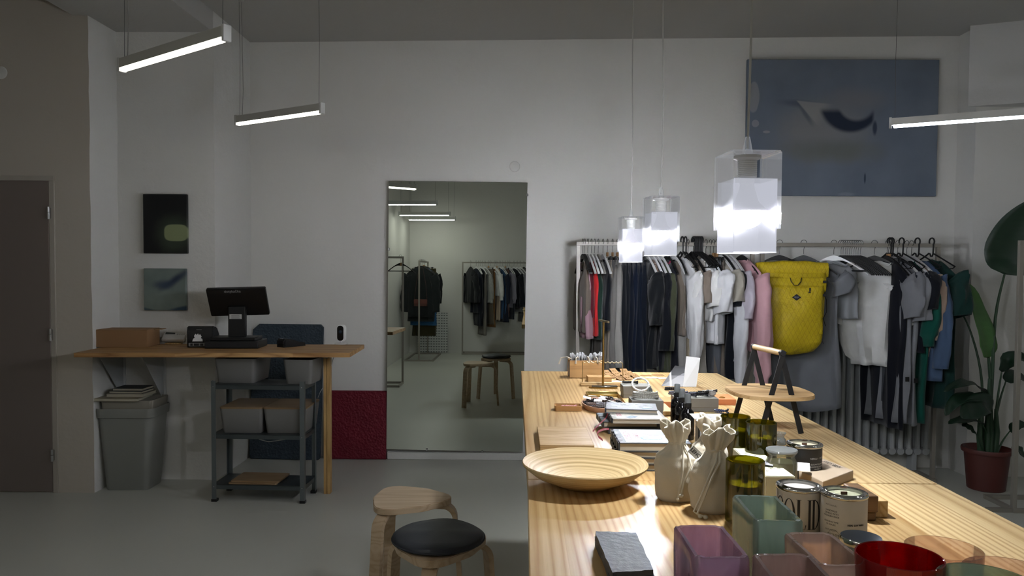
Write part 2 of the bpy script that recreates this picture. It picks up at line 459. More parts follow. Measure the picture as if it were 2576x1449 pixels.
def big_paint(t):
    v, s = cseparate(t)
    n = t.noise(v, 2.5, 4); nn = t.math('MULTIPLY', t.math('SUBTRACT', t.noise(v, 5, 3), .5), .7)
    col = t.ramp(n, [(.3, '#5c6674'), (.7, '#6d7785')])
    col = t.mix(blob(t, s, -.12, -.02, .42, .26, .2, 1.2, nn), col, '#7b7d80')
    col = t.mix(blob(t, s, -.05, -.16, .40, .10, .2, 1.2, nn), col, '#676c6a')
    col = t.mix(blob(t, s, .1, .2, .25, .1, .1, 1.2, nn), col, '#72757c')
    # pale sail: soft triangle; dark comma: an arc that thins to the right
    x_, z_ = s.outputs[0], s.outputs[2]
    def sm(v, e0, e1):
        mr = t.n('ShaderNodeMapRange', interpolation_type='SMOOTHSTEP'); mr.inputs[1].default_value = e0; mr.inputs[2].default_value = e1
        t.l(v, mr.inputs[0]); return mr.outputs[0]
    def lc(a, b, c): return t.math('ADD', t.math('ADD', t.math('MULTIPLY', x_, a), t.math('MULTIPLY', z_, b)), c)
    sail = t.math('MULTIPLY', t.math('MULTIPLY', sm(lc(-.1, -1, .165), 0, .012), sm(lc(1.15, 1, .19), 0, .02)), sm(lc(-1, .6, -.16), -.02, .09))
    col = t.mix(t.math('MULTIPLY', sm(lc(-.1, -1, .165), -.06, .0), t.math('MULTIPLY', sm(x_, -.4, -.3), sm(lc(-1, .0, .1), 0, .1))), col, col)
    col = t.mix(t.math('MULTIPLY', blob(t, s, -.30, .17, .16, .03, .2, 1.3, None, -.08), .6), col, '#3f4a5c')
    col = t.mix(t.math('MULTIPLY', blob(t, s, -.26, .10, .11, .02, .2, 1.3, None, -1.0), .6), col, '#3f4a5c')
    col = t.mix(t.math('MULTIPLY', sail, .85), col, '#8b8c8c')
    dx = t.math('SUBTRACT', x_, .085); dz = t.math('SUBTRACT', z_, .185)
    d = t.math('SQRT', t.math('ADD', t.math('MULTIPLY', dx, dx), t.math('MULTIPLY', dz, dz)))
    rg = t.math('ABSOLUTE', t.math('SUBTRACT', d, .172))
    th = lc(-.13, 0, .052)
    arc = t.math('MULTIPLY', sm(t.math('SUBTRACT', th, rg), -.018, .018), t.math('MULTIPLY', sm(lc(0, -1, .15), 0, .05), sm(lc(-1, 0, .235), 0, .03)))
    col = t.mix(t.math('MULTIPLY', arc, .96), col, '#121f35')
    col = t.mix(t.math('MULTIPLY', blob(t, s, .232, .0, .018, .055, .5, 1.2), .85), col, '#1c2a40')
    col = t.mix(blob(t, s, -.625, .21, .045, .12, .8, .95, nn), col, '#82868c')
    col = t.mix(blob(t, s, -.61, .03, .03, .03, .8, .95, nn), col, '#858990')
    col = t.mix(blob(t, s, -.53, -.03, .03, .012, .7, 1, nn), col, '#8a8d92')
    col = t.mix(blob(t, s, .17, -.355, .008, .045, .5, 1.1), col, '#2c3c4c')
    col = t.mix(t.math('MULTIPLY', blob(t, s, .04, -.47, .07, .02, .3, 1.1, nn), .6), col, '#7e8791')
    b = t.bsdf(col, .6, 0, .3); t.bump(b, t.noise(v, 300, 2), .1, .002)
canvas('canvas_picture', 'large blue grey abstract canvas with a dark comma stroke above the clothes rack', 1880, 149, 2355, 494, 5.425, mat('blue abstract', big_paint))
def black_paint(t):
    v, s = cseparate(t)
    n = t.math('MULTIPLY', t.math('SUBTRACT', t.noise(v, 14, 3), .5), .35)
    col = t.mix(blob(t, s, .062, -.065, .12, .12, .5, 1.35, n), '#0a0c0e', '#30382d')
    def rr(t):
        x = t.math('ABSOLUTE', t.math('SUBTRACT', s.outputs[0], .072)); z = t.math('ABSOLUTE', t.math('SUBTRACT', s.outputs[2], -.058))
        a = t.math('POWER', t.math('DIVIDE', x, .078), 3.4); c = t.math('POWER', t.math('DIVIDE', z, .055), 3.4)
        mr = t.n('ShaderNodeMapRange', interpolation_type='SMOOTHSTEP')
        for i, q in ((1, .75), (2, 1.2), (3, 1), (4, 0)): mr.inputs[i].default_value = q
        t.l(t.math('ADD', a, c), mr.inputs[0]); return mr.outputs[0]
    col = t.mix(rr(t), col, '#7d8662')
    t.bsdf(col, .45, 0, .4)
canvas('canvas_picture', 'small upright near black canvas with a glowing pale green patch, upper of the alcove pair', 359, 488, 471, 638, 4.93, mat('black abstract', black_paint))
def teal_paint(t):
    v, s = cseparate(t)
    n = t.math('MULTIPLY', t.math('SUBTRACT', t.noise(v, 9, 3), .5), .5)
    col = t.ramp(t.noise(v, 5, 3), [(.3, '#5e6a66'), (.7, '#78837c')])
    col = t.mix(t.math('MULTIPLY', blob(t, s, .07, .065, .14, .03, .1, 1.3, n, .62), .95), col, '#232f45')
    col = t.mix(t.math('MULTIPLY', blob(t, s, -.01, .03, .07, .035, .1, 1.4, n), .8), col, '#2c3950')
    col = t.mix(blob(t, s, .12, -.135, .12, .03, .5, 1.1, n, .15), col, '#2f4150')
    col = t.mix(blob(t, s, -.12, -.14, .10, .02, .5, 1.1, n, -.2), col, '#44565c')
    t.bsdf(col, .5, 0, .3)
canvas('canvas_picture', 'small square grey green canvas with a dark slanting smear, lower of the alcove pair', 361, 675, 468, 781, 4.93, mat('teal abstract', teal_paint))
# ------------------------------------------------------------------ rough panels leaning on the back wall
def rough(c, c2, sp):
    def f(t):
        v = t.coord(); n = t.noise(v, 26, 4, .6); n2 = t.noise(v, 8, 3)
        vo = t.n('ShaderNodeTexVoronoi'); vo.inputs['Scale'].default_value = 60; t.l(v, vo.inputs['Vector'])
        col = t.mix(n2, c, c2)
        fl = t.math('GREATER_THAN', t.noise(v, 90, 2), .76)
        col = t.mix(t.math('MULTIPLY', fl, .35), col, sp)
        b = t.bsdf(col, .62, 0, .35); t.bump(b, t.math('ADD', n, t.math('MULTIPLY', vo.outputs['Distance'], .4)), .9, .012)
    return mat('rough panel '+c, f)
def panel(name, lab, bl, br, h_px, Yb, lean, poly, m):
    """flat slab leaning back; poly in panel coordinates (x right, z up)"""
    t = make(name, BM(), m, None, lab, 'panel')
    bm = BM(); prism(bm, poly, 0, .022, M=Tr(bl.x, Yb, .004) @ Rz(math.atan2(br.y-bl.y, br.x-bl.x)) @ Rx(PI/2-lean) @ Tr(0, 0, -.022), bev=.003)
    bm.to_mesh(t.data); bm.free(); t.data.materials.clear(); t.data.materials.append(m)
    return t
bl, br = UZ(622, 1158, 0), UZ(798, 1162, 0)
H = 1.0
panel('sound_panel', 'tall dark blue grey rough panel with clipped corners leaning behind the counter', bl, br, 0, BY(-1.7)-.1, .085,
      [(.015, 0), (.52, 0), (.535, .015), (.535, H-.02), (.515, H), (.05, H), (0, H-.045), (0, .015)], rough('#27323b', '#36424c', '#49555e'))
bl2, br2 = UZ(805, 1161, 0), UZ(967, 1161, 0)
panel('sound_panel', 'square dark red rough panel leaning on the wall left of the mirror', Vector((-1.462, 0, 0)), Vector((-1.0, 0, 0)), 0, BY(-1.2)-.07, .06,
      [(0, 0), (.458, 0), (.458, .5), (.452, .506), (.006, .506), (0, .5)], rough('#5a0b1c', '#6e1225', '#a04a55'))
# ================================================================== COUNTER SIDE
CT = .91
cq = [Vector((-2.627, 4.372, 0)), Vector((-1.028, 4.477, 0)), Vector((-1.051, 5.0, 0)), Vector((-2.655, 4.925, 0))]
ct = thing('shop_counter', 'long narrow glued hardwood counter fixed across the alcove', 'counter', (0, 0, 0))
CANG = math.atan2(cq[1].y-cq[0].y, cq[1].x-cq[0].x)
bm = BM(); hexa(bm, [p+Vector((0, 0, CT-.027)) for p in cq], [p+Vector((0, 0, CT)) for p in cq])
bmesh.ops.bevel(bm, geom=bm.edges[:], offset=.0015, segments=1, affect='EDGES')
make('worktop', bm, COUNTER, ct)
lg = UZ(825, 1240, 0)
bm = BM(); box2(bm, lg.x-.021, lg.x-.002, lg.y-.022, lg.y+.022, 0, CT-.028, .001); box2(bm, lg.x+.001, lg.x+.02, lg.y-.022, lg.y+.022, 0, CT-.03, .001)
make('leg', bm, STUD, ct)
bm = BM(); box2(bm, lg.x-.03, lg.x+.03, lg.y-.027, lg.y-.0225, CT-.052, CT-.028, .002); lathe(bm, [(0, .006), (.011, .006), (.012, 0)], 14, M=Tr(lg.x, lg.y-.027, CT-.045) @ Rx(PI/2))
make('leg_hinge', bm, GALV, ct)
def bracket(px, py, lab, lean):
    x = max(UY(px, py, 4.93).x, -2.65)
    t = thing('shelf_bracket', lab, 'bracket', (x, 4.966, CT-.03), 0, 'white brackets under the counter')
    bm = BM(); box2(bm, -.016, .016, -.006, 0, -.36, 0, .001); make('wall_plate', bm, plain('#b4b6b6', .45), t)
    bm = BM(); box2(bm, -.016, .016, -.36, -.004, -.006, 0, .001); make('top_plate', bm, plain('#b4b6b6', .45), t)
    bm = BM(); prism(bm, [(-.004, -.35), (-.30, -.008), (-.31, -.002), (-.004, -.002)], -.0015, .0015, M=Matrix(((0, 0, 1, 0), (1, 0, 0, 0), (0, 1, 0, 0), (0, 0, 0, 1)))); make('brace', bm, plain('#a9acad', .45), t)
    for z in (-.03, -.33):
        bm = BM(); lathe(bm, [(0, .003), (.005, .002), (.006, 0)], 10, M=Tr(0, -.006, z) @ Rx(PI/2)); make('screw', bm, BLACK, t)
bracket(245, 900, 'white steel bracket under the counter at the doorway end', 0)
bracket(405, 900, 'white steel bracket under the counter, right of the book pile', 0)
# helper: a frame on the counter top: px,py = front bottom centre of an item
def on(px, py, z): p = UZ(px, py, z); return (p.x, p.y, z)
# ---- cardboard box
p = UZ(298, 874, CT)
t = thing('cardboard_box', 'closed brown cardboard box lying on the left end of the counter', 'box', (p.x, p.y, CT), CANG)
CARD = plain('#8a6a4a', .85, 0, .2)
make('carton', box2(BM(), -.178, .178, 0, .19, 0, .108, .002), CARD, t)
bm = BM(); box2(bm, -.178, .178, .002, .094, .1085, .112); box2(bm, -.177, .177, .097, .19, .1085, .1115); make('top_flap', bm, plain('#96775a', .85, 0, .2), t)
bm = BM(); prism(bm, [(.1785, .10), (.1785, .19), (.225, .175), (.22, .11)], .104, .108); make('side_flap', bm, CARD, t)
# ---- white terminal on its wooden stand
p = UZ(434, 866, CT)
t = thing('card_printer', 'white sloping device with a small grey screen beside the cardboard box', 'terminal', (p.x, p.y, CT), CANG)
bm = BM(); box2(bm, -.05, .05, .0, .06, 0, .008, .001); make('stand', bm, PINE, t)
M_ = Tr(0, .02, .02) @ Rx(math.radians(38))
make('body', box(BM(), (0, .04, .012), (.145, .1, .022), .005, M_, 2), WHITEP, t)
make('screen', box(BM(), (-.03, .058, .0238), (.062, .034, .002), 0, M_), plain('#3c4140', .3), t)
bm = BM()
for i in range(4):
    for j in range(2): box(bm, (.02+.014*i, .04+.018*j, .0235), (.010, .012, .002), 0, M_)
make('keypad', bm, plain('#b9b9b6', .5), t)
q = UZ(382, 862, CT); make('paper_pad', box2(BM(), -.045, .045, 0, .07, 0, .045, .002), plain('#8f9092', .6), None, 'grey block behind the cardboard box on the counter', 'paper pad', loc=(q.x+.02, q.y+.06, CT), rz=CANG)
# ---- receipt printer
p = UZ(505, 874, CT)
t = thing('receipt_printer', 'black receipt printer with a torn white sticker on its back', 'printer', (p.x, p.y-.01, CT), CANG+.05)
pr = [(-.0, .012), (.004, 0), (.13, 0), (.15, .03), (.15, .075), (.10, .122), (.03, .135), (.006, .128), (-.004, .1)]
bm = BM(); prism(bm, pr, -.078, .078, M=Matrix(((0, 0, 1, 0), (1, 0, 0, 0), (0, 1, 0, 0), (0, 0, 0, 1))), bev=.006); make('housing', bm, BLACK, t)
bm = BM(); box2(bm, -.068, .06, -.006, .001, .008, .03, .001); make('port_plate', bm, plain('#7c7d7c', .5), t)
bm = BM()
for x, w_ in ((-.05, .014), (-.02, .03), (.012, .018), (.042, .02)): box2(bm, x-w_/2, x+w_/2, -.0075, -.005, .012, .026)
make('socket', bm, BLACKM, t)
bm = BM(); prism(bm, [(-.045, .04), (.018, .04), (.016, .055), (.006, .06), (.012, .07), (.002, .086), (-.004, .078), (-.01, .09), (-.018, .08), (-.026, .088), (-.034, .074), (-.03, .062), (-.04, .056)], 0, .0012, M=Tr(0, -.0055, 0) @ Rx(PI/2)); make('sticker', bm, PAPER, t)
bm = BM(); box2(bm, -.02, .012, -.006, -.004, .112, .115); make('brand_plate', bm, plain('#77777a', .5), t)
# ---- cash drawer + point of sale screen
p = UZ(582, 877, CT)
t = thing('cash_drawer', 'wide flat black cash drawer under the sales screen', 'cash drawer', (p.x, p.y, CT), CANG)
make('drawer_body', box2(BM(), -.165, .165, 0, .21, 0, .046, .003), BLACK, t)
bm = BM(); box2(bm, -.16, .16, -.003, 0, .006, .04, .001); make('drawer_front', bm, BLACKM, t)
pz = CT+.0465
t = thing('sales_screen', 'black touch sales monitor on a square column seen from behind', 'monitor', (p.x+.012, p.y+.012, pz), CANG)
make('base', box2(BM(), -.15, .13, 0, .17, 0, .022, .004), BLACK, t)
bm = BM(); box2(bm, -.052, .056, .05, .085, .02, .215, .004); make('column', bm, BLACK, t)
Ms = Tr(0, .055, .245) @ Rx(math.radians(30)) @ Rz(.06)
bm = BM(); prism(bm, rrect(.36, .20, .008), -.011, .011, M=Ms @ Rx(PI/2) @ Tr(.012, .0, 0), bev=.003); make('display', bm, BLACK, t)
bm = BM(); box(bm, (.012, .0125, 0), (.335, .002, .18), 0, Ms); make('touch_glass', bm, plain('#050607', .12), t)
bm = text_bm('dotykačka', .024, .0004); xf(bm, Ms @ Tr(-.01, -.0122, .082) @ Rx(PI/2)); make('lettering', bm, plain('#8b8b8b', .5), t, smooth=0)
bm = BM(); box2(bm, -.042, .034, .047, .0495, .135, .165, .0005); make('rating_label', bm, plain('#b9b9b6', .6), t)
bm = BM()
for i in range(6): box2(bm, -.03, .026-.004*(i % 3), .0465, .0472, .139+.004*i, .1405+.004*i)
make('label_print', bm, plain('#55565a', .7), t)
# ---- handheld payment terminal
p = UZ(706, 874, CT)
t = thing('payment_terminal', 'small black handheld payment terminal lying right of the cash drawer', 'terminal', (p.x, p.y, CT), -.62)
bm = BM(); prism(bm, [(0, .0), (.0, .040), (.012, .056), (.06, .05), (.12, .030), (.17, .020), (.172, .0)], -.037, .037, M=Matrix(((0, 0, 1, 0), (1, 0, 0, 0), (0, 1, 0, 0), (0, 0, 0, 1))), bev=.008); make('housing', bm, BLACK, t)
make('printer_lid', box2(BM(), -.03, .03, -.0025, .001, .024, .044, .003), plain('#1c1d20', .35), t)
make('brand_plate', box2(BM(), -.012, .012, .002, .012, .0545, .0565), plain('#7d7d80', .5), t)
# ---- webcam
p = UZ(858, 866, CT)
t = thing('security_camera', 'small white upright camera with a black face at the right end of the counter', 'camera', (p.x, p.y, CT), -.25)
bm = BM(); lathe(bm, [(0, 0), (.041, 0), (.043, .004), (.04, .009), (.012, .012), (0, .012)], 28); make('base', bm, WHITEP, t)
bm = BM(); tube(bm, [(0, .005, .008), (0, .005, .03)], .007, 10); make('stem', bm, WHITEP, t)
bm = BM(); prism(bm, rrect(.052, .108, .02), 0, .036, M=Tr(.004, .018, .075) @ Rx(PI/2), bev=.004); make('body', bm, plain('#efefed', .4), t)
bm = BM(); prism(bm, rrect(.046, .10, .019), 0, .0015, M=Tr(.004, -.0175, .075) @ Rx(PI/2)); make('face_plate', bm, plain('#07080a', .25), t)
bm = BM(); lathe(bm, [(0, .002), (.009, .002), (.012, 0)], 20, M=Tr(.004, -.0192, .085) @ Rx(PI/2)); make('lens', bm, plain('#1a2633', .1), t)
# ------------------------------------------------------------------ waste bin with books
p = UZ(258, 1238, 0); q = UZ(356, 1238, 0)
BINM = plain('#7f807b', .5)
bx, by_ = (p.x+q.x)/2, p.y
t = thing('waste_bin', 'tall grey square plastic bin under the counter', 'bin', (bx, by_, 0), .03)
bm = BM(); n = 5
rings = [(.265, .20, 0, .03), (.275, .21, .012, .035), (.345, .258, .455, .045), (.345, .258, .462, .045)]
def ringloft(bm, rings, cy0=None, capb=True, capt=False):
    V = []
    for w, d, z, r in rings: V.append([bm.verts.new((x, y, z)) for x, y in rrect(w, d, r, n)])
    for A, B in zip(V, V[1:]):
        m = len(A)
        for k in range(m): bm.faces.new((A[k], A[(k+1) % m], B[(k+1) % m], B[k]))
    if capb: bm.faces.new(V[0][::-1])
    if capt: bm.faces.new(V[-1])
    return V
ringloft(bm, rings+[(.338, .25, .462, .042), (.26, .19, .02, .03)], capt=True); xf(bm, Tr(.01, .145, 0)); make('bin_body', bm, BINM, t)
bm = BM(); ringloft(bm, [(.345, .258, .462, .045), (.37, .282, .468, .05), (.375, .288, .52, .05), (.37, .284, .525, .05), (.362, .276, .52, .045), (.352, .266, .47, .045), (.335, .25, .462, .042)], capb=False); xf(bm, Tr(.01, .145, 0)); make('rim', bm, BINM, t)
zz = .500
t = thing('storage_tray', 'shallow cream tray sunk in the mouth of the grey bin', 'tray', (bx+.018, by_+.145, zz), .03)
bm = BM(); ringloft(bm, [(.315, .235, 0, .02), (.325, .245, .075, .02), (.315, .235, .075, .02), (.31, .23, .006, .02)], capt=True); make('tray_body', bm, plain('#8a857a', .6), t)
zz += .0755
def slab_book(name, lab, cat, w, d, h, loc, rz, cover, pages, group=None):
    t = thing(name, lab, cat, loc, rz, group)
    bm = BM(); box2(bm, -w/2, w/2, -d/2, d/2, 0, .002); box2(bm, -w/2, w/2, -d/2, d/2, h-.002, h); box2(bm, -w/2-.0015, -w/2, -d/2, d/2, 0, h); make('cover', bm, cover, t)
    make('page_block', box2(BM(), -w/2+.0005, w/2-.004, -d/2+.003, d/2-.003, .002, h-.002), pages, t)
    return t
PAGE = plain('#b0aa98', .8, 0, .2)
slab_book('folder', 'wide flat cream folder overhanging the bin, lowest of the book pile', 'folder', .30, .22, .017, (bx-.045, by_+.10, zz), .03, plain('#8d8672', .7), PAGE)
zz += .0175
slab_book('book', 'cream book in the pile on the bin, just above the wide folder', 'book', .235, .17, .02, (bx+.0, by_+.14, zz), .0, plain('#9a9483', .7), PAGE, 'books piled on the bin'); zz += .0205
slab_book('book', 'grey spined book in the pile on the bin, just under the black one', 'book', .21, .16, .014, (bx+.0, by_+.14, zz), -.02, plain('#4c4d4a', .6), PAGE, 'books piled on the bin'); zz += .0145
slab_book('book', 'black covered book on top of the pile on the bin', 'book', .19, .15, .016, (bx+.005, by_+.15, zz), .0, plain('#15181d', .5), PAGE, 'books piled on the bin')
# ------------------------------------------------------------------ galvanised shelf unit
fl, fr, bl, br = UZ(533, 1262, 0), UZ(766, 1267, 0), UZ(575, 1231, 0), UZ(796, 1238, 0)
fl.z = fr.z = bl.z = br.z = 0
t = thing('shelf_unit', 'low galvanised steel shelf unit with three shelves under the counter', 'shelf unit', (0, 0, 0))
SH = .735
GALVS = plain('#596062', .35, .8)
e1 = (fr-fl).normalized(); e2 = (bl-fl).normalized()
for c, sx, sy in ((fl, 1, 1), (fr, -1, 1), (bl, 1, -1), (br, -1, -1)):
    bm = BM(); u, v = e1*sx, e2*sy; s = .028; k = .002
    pl = [c, c+u*s, c+u*s+v*k, c+u*k+v*k, c+u*k+v*s, c+v*s]
    hexa(bm, [p+Vector((0, 0, .012)) for p in pl], [p+Vector((0, 0, SH)) for p in pl]); make('post', bm, GALV, t)
    bm = BM(); f = [c-u*.003-v*.003, c+u*.03-v*.003, c+u*.03+v*.03, c-u*.003+v*.03]; hexa(bm, f, [p+Vector((0, 0, .016)) for p in f]); make('foot', bm, BLACK, t)
shz = [.105, .412, .712]
for z in shz:
    bm = BM(); A = [fl, fr, br, bl]; k = .003
    ins = [fl+e1*k+e2*k, fr-e1*k+e2*k, br-e1*k-e2*k, bl+e1*k-e2*k]
    hexa(bm, [p+Vector((0, 0, z-.004)) for p in ins], [p+Vector((0, 0, z)) for p in ins])
    for a, b_, nn in ((ins[0], ins[1], e2), (ins[1], ins[2], -e1), (ins[2], ins[3], -e2), (ins[3], ins[0], e1)):
        r_ = [a, b_, b_+nn*.002, a+nn*.002]; hexa(bm, [p+Vector((0, 0, z-.028)) for p in r_], [p+Vector((0, 0, z)) for p in r_])
    make('shelf', bm, GALVS, t)
    for c, u in ((fl, e1), (fr, -e1)):
        b0 = c+u*.014-e2*.0005+Vector((0, 0, z-.012)); bm = BM(); lathe(bm, [(0, .003), (.004, .0025), (.005, 0)], 8, M=Tr(*b0) @ Rx(PI/2)); make('bolt', bm, CHROME, t)
SANG = math.atan2(e1.y, e1.x)
def storage_box(px, py, z, w, d, h, lab, lid, rz):
    p = UZ(px, py, z)
    t = thing('storage_box', lab, 'storage box', (p.x, p.y, z+.001), rz, 'grey storage boxes on the shelf unit')
    bm = BM(); ringloft(bm, [(w-.035, d-.035, 0, .015), (w-.03, d-.03, .004, .02), (w, d, h, .022), (w-.006, d-.006, h, .02), (w-.04, d-.04, .006, .016)], capt=True); xf(bm, Tr(0, d/2, 0)); make('box_body', bm, GREYP, t)
    if lid:
        bm = BM(); prism(bm, rrect(w+.002, d+.002, .022), h, h+.009, M=Tr(0, d/2, 0), bev=.002); make('lid', bm, wood('box lid', '#8d7456', '#77603f', 'X', 1.4, 0, 0, .5, ring=12), t)
    return t
s2, s1, s0 = shz[2], shz[1], shz[0]
storage_box(590, 965, s2, .255, .30, .15, 'open grey storage box at the left of the top shelf', 0, SANG+.02)
storage_box(748, 968, s2, .185, .25, .15, 'smaller open grey storage box at the right of the top shelf', 0, SANG-.02)
a_ = storage_box(606, 1091, s1, .265, .33, .15, 'grey storage box with a wooden lid at the left of the middle shelf', 1, SANG+.04)
b_ = storage_box(716, 1092, s1, .262, .33, .15, 'grey storage box with a wooden lid at the right of the middle shelf', 1, SANG+.05)
for p_, c_, lab in ((UZ(590, 968, s2), (.075, .05, .16), 'left'),):
    pass
x = UZ(639, 900, s2); xx = UZ(590, 965, s2)
bm = BM(); lathe(bm, [(0, 0), (.016, 0), (.016, .012), (0, .012)], 16, M=Tr(xx.x+.10, xx.y+.03, s2+.168) @ Ry(.4)); 
bm.free()
t = thing('paper_roll', 'dark roll lying in the open box at the left of the top shelf', 'roll', (xx.x, xx.y+.12, s2+.13), .3)
bm = BM(); tube(bm, [(-.09, 0, 0), (.11, 0, .012)], .024, 16); make('roll_body', bm, BLACKM, t)
bm = BM(); lathe(bm, [(.0, .0), (.016, 0), (.016, .002), (0, .002)], 16, M=Tr(.1095, 0, .012) @ Ry(PI/2)); make('roll_end', bm, WHITEP, t)
lid_p = UZ(640, 1216, s0)
for i, (dx, dy, r_) in enumerate(((0, 0, 0), (.012, .012, .01))):
    bm = BM(); prism(bm, rrect(.30, .20, .014), 0, .008, bev=.0015)
    make('spare_board', bm, wood('box lid', '#8d7456', '#77603f', 'X', 1.4, 0, 0, .5, ring=12), None, ('lower', 'upper')[1-i]+' of two loose wooden lids lying on the bottom shelf', 'lid', 'wooden lids on the bottom shelf', loc=(lid_p.x+.01-dx, lid_p.y+.085-dy, s0+.001+.0088*(1-i)), rz=SANG+r_)
# cables
pa = [UY(637, 1098, 4.62), UY(655, 1106, 4.63), UY(675, 1111, 4.63), UY(700, 1108, 4.62), UY(725, 1104, 4.62), UY(735, 1096, 4.62)]
make('power_cable', tube(BM(), pa, .003, 6), WHITEP, None, 'white cable sagging below the middle shelf of the steel unit', 'cable')
pa = [UY(842, 894, 4.62), UY(836, 908, 4.68), UY(833, 930, 4.75), UY(822, 960, 4.8), UY(806, 985, 4.82), UY(800, 1000, 4.83)]
make('power_cable', tube(BM(), pa, .0022, 6), WHITEP, None, 'thin white cable hanging beside the wooden counter leg', 'cable')
# ================================================================== STOOLS
def rounded_tri(Rr, n=60, k=.12, ang=0):
    out = []
    for i in range(n):
        a = 2*PI*i/n; r = Rr*(1+k*math.cos(3*a)+.035*math.cos(6*a))/(1+k*.5)
        out.append((r*math.cos(a+ang), r*math.sin(a+ang)))
    return out
def stool(x, y, h, ang, lab, Rr):
    t = thing('stool', lab, 'stool', (x, y, 0), ang, 'three legged birch stools')
    bm = BM(); prism(bm, rounded_tri(Rr), h-.024, h, bev=.003); make('seat', bm, BIRCH, t)
    for k in range(3):
        a = 2*PI*k/3; d = Vector((math.cos(a), math.sin(a), 0)); s = Vector((-d.y, d.x, 0))
        pts = [d*(Rr*.35)+Vector((0, 0, h-.034)), d*(Rr*.80)+Vector((0, 0, h-.034))]
        rad = .055; c = Rr*.86
        for i in range(1, 8):
            q = PI/2*i/7; pts.append(d*(c+rad*math.sin(q))+Vector((0, 0, h-.034-rad+rad*math.cos(q))))
        pts.append(d*(c+rad+.028)+Vector((0, 0, 0)))
        make('leg', sweep(BM(), pts, .05, .019, s), BIRCH, t)
    return t
w_ = UZ(1026, 1250, .45)
stool(w_.x, w_.y, .45, math.radians(2), 'birch stool with a bare rounded triangular seat beside the table', .168)
c_ = UZ(1100, 1362, .45)
stool(c_.x, c_.y, .45, math.radians(-92), 'birch stool carrying a dark round cushion, nearest the camera', .168)
bm = BM(); Rr = .162
grid_pts = [(0, .002), (Rr*.7, .0), (Rr*.95, .004), (Rr, .012), (Rr*.985, .021), (Rr*.93, .028), (Rr*.7, .033), (Rr*.35, .035), (0, .035)]
lathe(bm, grid_pts, 56); rr = random.Random(3)
for v in bm.verts:
    if v.co.z > .02: v.co.z += .0022*math.sin(v.co.x*37+1)+.0018*math.sin(v.co.y*43+2)
def leather(t):
    v = t.coord(); b = t.bsdf('#20242b', .48, 0, .45); t.bump(b, t.noise(v, 260, 3), .12, .003)
t = thing('seat_cushion', 'dark charcoal round cushion on the front stool', 'cushion', (c_.x+.004, c_.y+.004, .4505))
make('pad', bm, mat('cushion leather', leather), t)
bm = BM(); tube(bm, [(Rr*math.cos(2*PI*k/48), Rr*math.sin(2*PI*k/48), .013) for k in range(48)], .0035, 6, closed=True); make('piping', bm, mat('cushion leather', leather), t)
# ================================================================== CLOTHES RACKS
def rack(name, lab, x0, x1, y, base_f, base_b, loc=(0, 0, 0), rz=0, h=1.605, split=None):
    """square tube rail: two uprights, a top rail and a flat rectangular base"""
    s = .025; t = thing('clothes_rack', lab, 'clothes rack', loc, rz, 'slim square tube clothes racks')
    for x in (x0, x1): make('upright', box2(BM(), x-s/2, x+s/2, y-s/2, y+s/2, s, h-s, .001), RACKM, t)
    make('rail', box2(BM(), x0-s/2, x1+s/2, y-s/2, y+s/2, h-s, h, .001), RACKM, t)
    for yy in (y-base_f, y+base_b): make('base_bar', box2(BM(), x0-s/2, x1+s/2, yy-s/2, yy+s/2, 0, s, .001), RACKM, t)
    for x in (x0, x1): make('base_side', box2(BM(), x-s/2, x+s/2, y-base_f+s/2, y+base_b-s/2, 0, s, .001), RACKM, t)
    return t
RY = 5.1
def RX(px, Y=RY, py=614): return UY(px, py, Y).x
rack('clothes_rack', 'clothes rack behind the table crowded with dark and white clothes', RX(1455), RX(1893), RY, .02, .18)
rack('clothes_rack', 'clothes rack carrying the yellow backpack in front of the radiator', RX(1918), RX(2360), RY, .02, .18)
r3 = UZ(2549, 1288, 0)
rack('clothes_rack', 'empty clothes rack cut by the right edge, in front of the potted plant', r3.x, r3.x+1.2, r3.y, .012, .0, h=1.585) if False else None
t3 = rack('clothes_rack', 'empty clothes rack cut by the right edge, in front of the potted plant', 0, 1.2, 0, .0125, .26, (r3.x, r3.y, 0), 0, 1.6)
make('base_bar', box2(BM(), -.16, -.0125, -.0125, .0125, 0, .025, .001), RACKM, t3)
RZ = 1.605                     # top of the rails
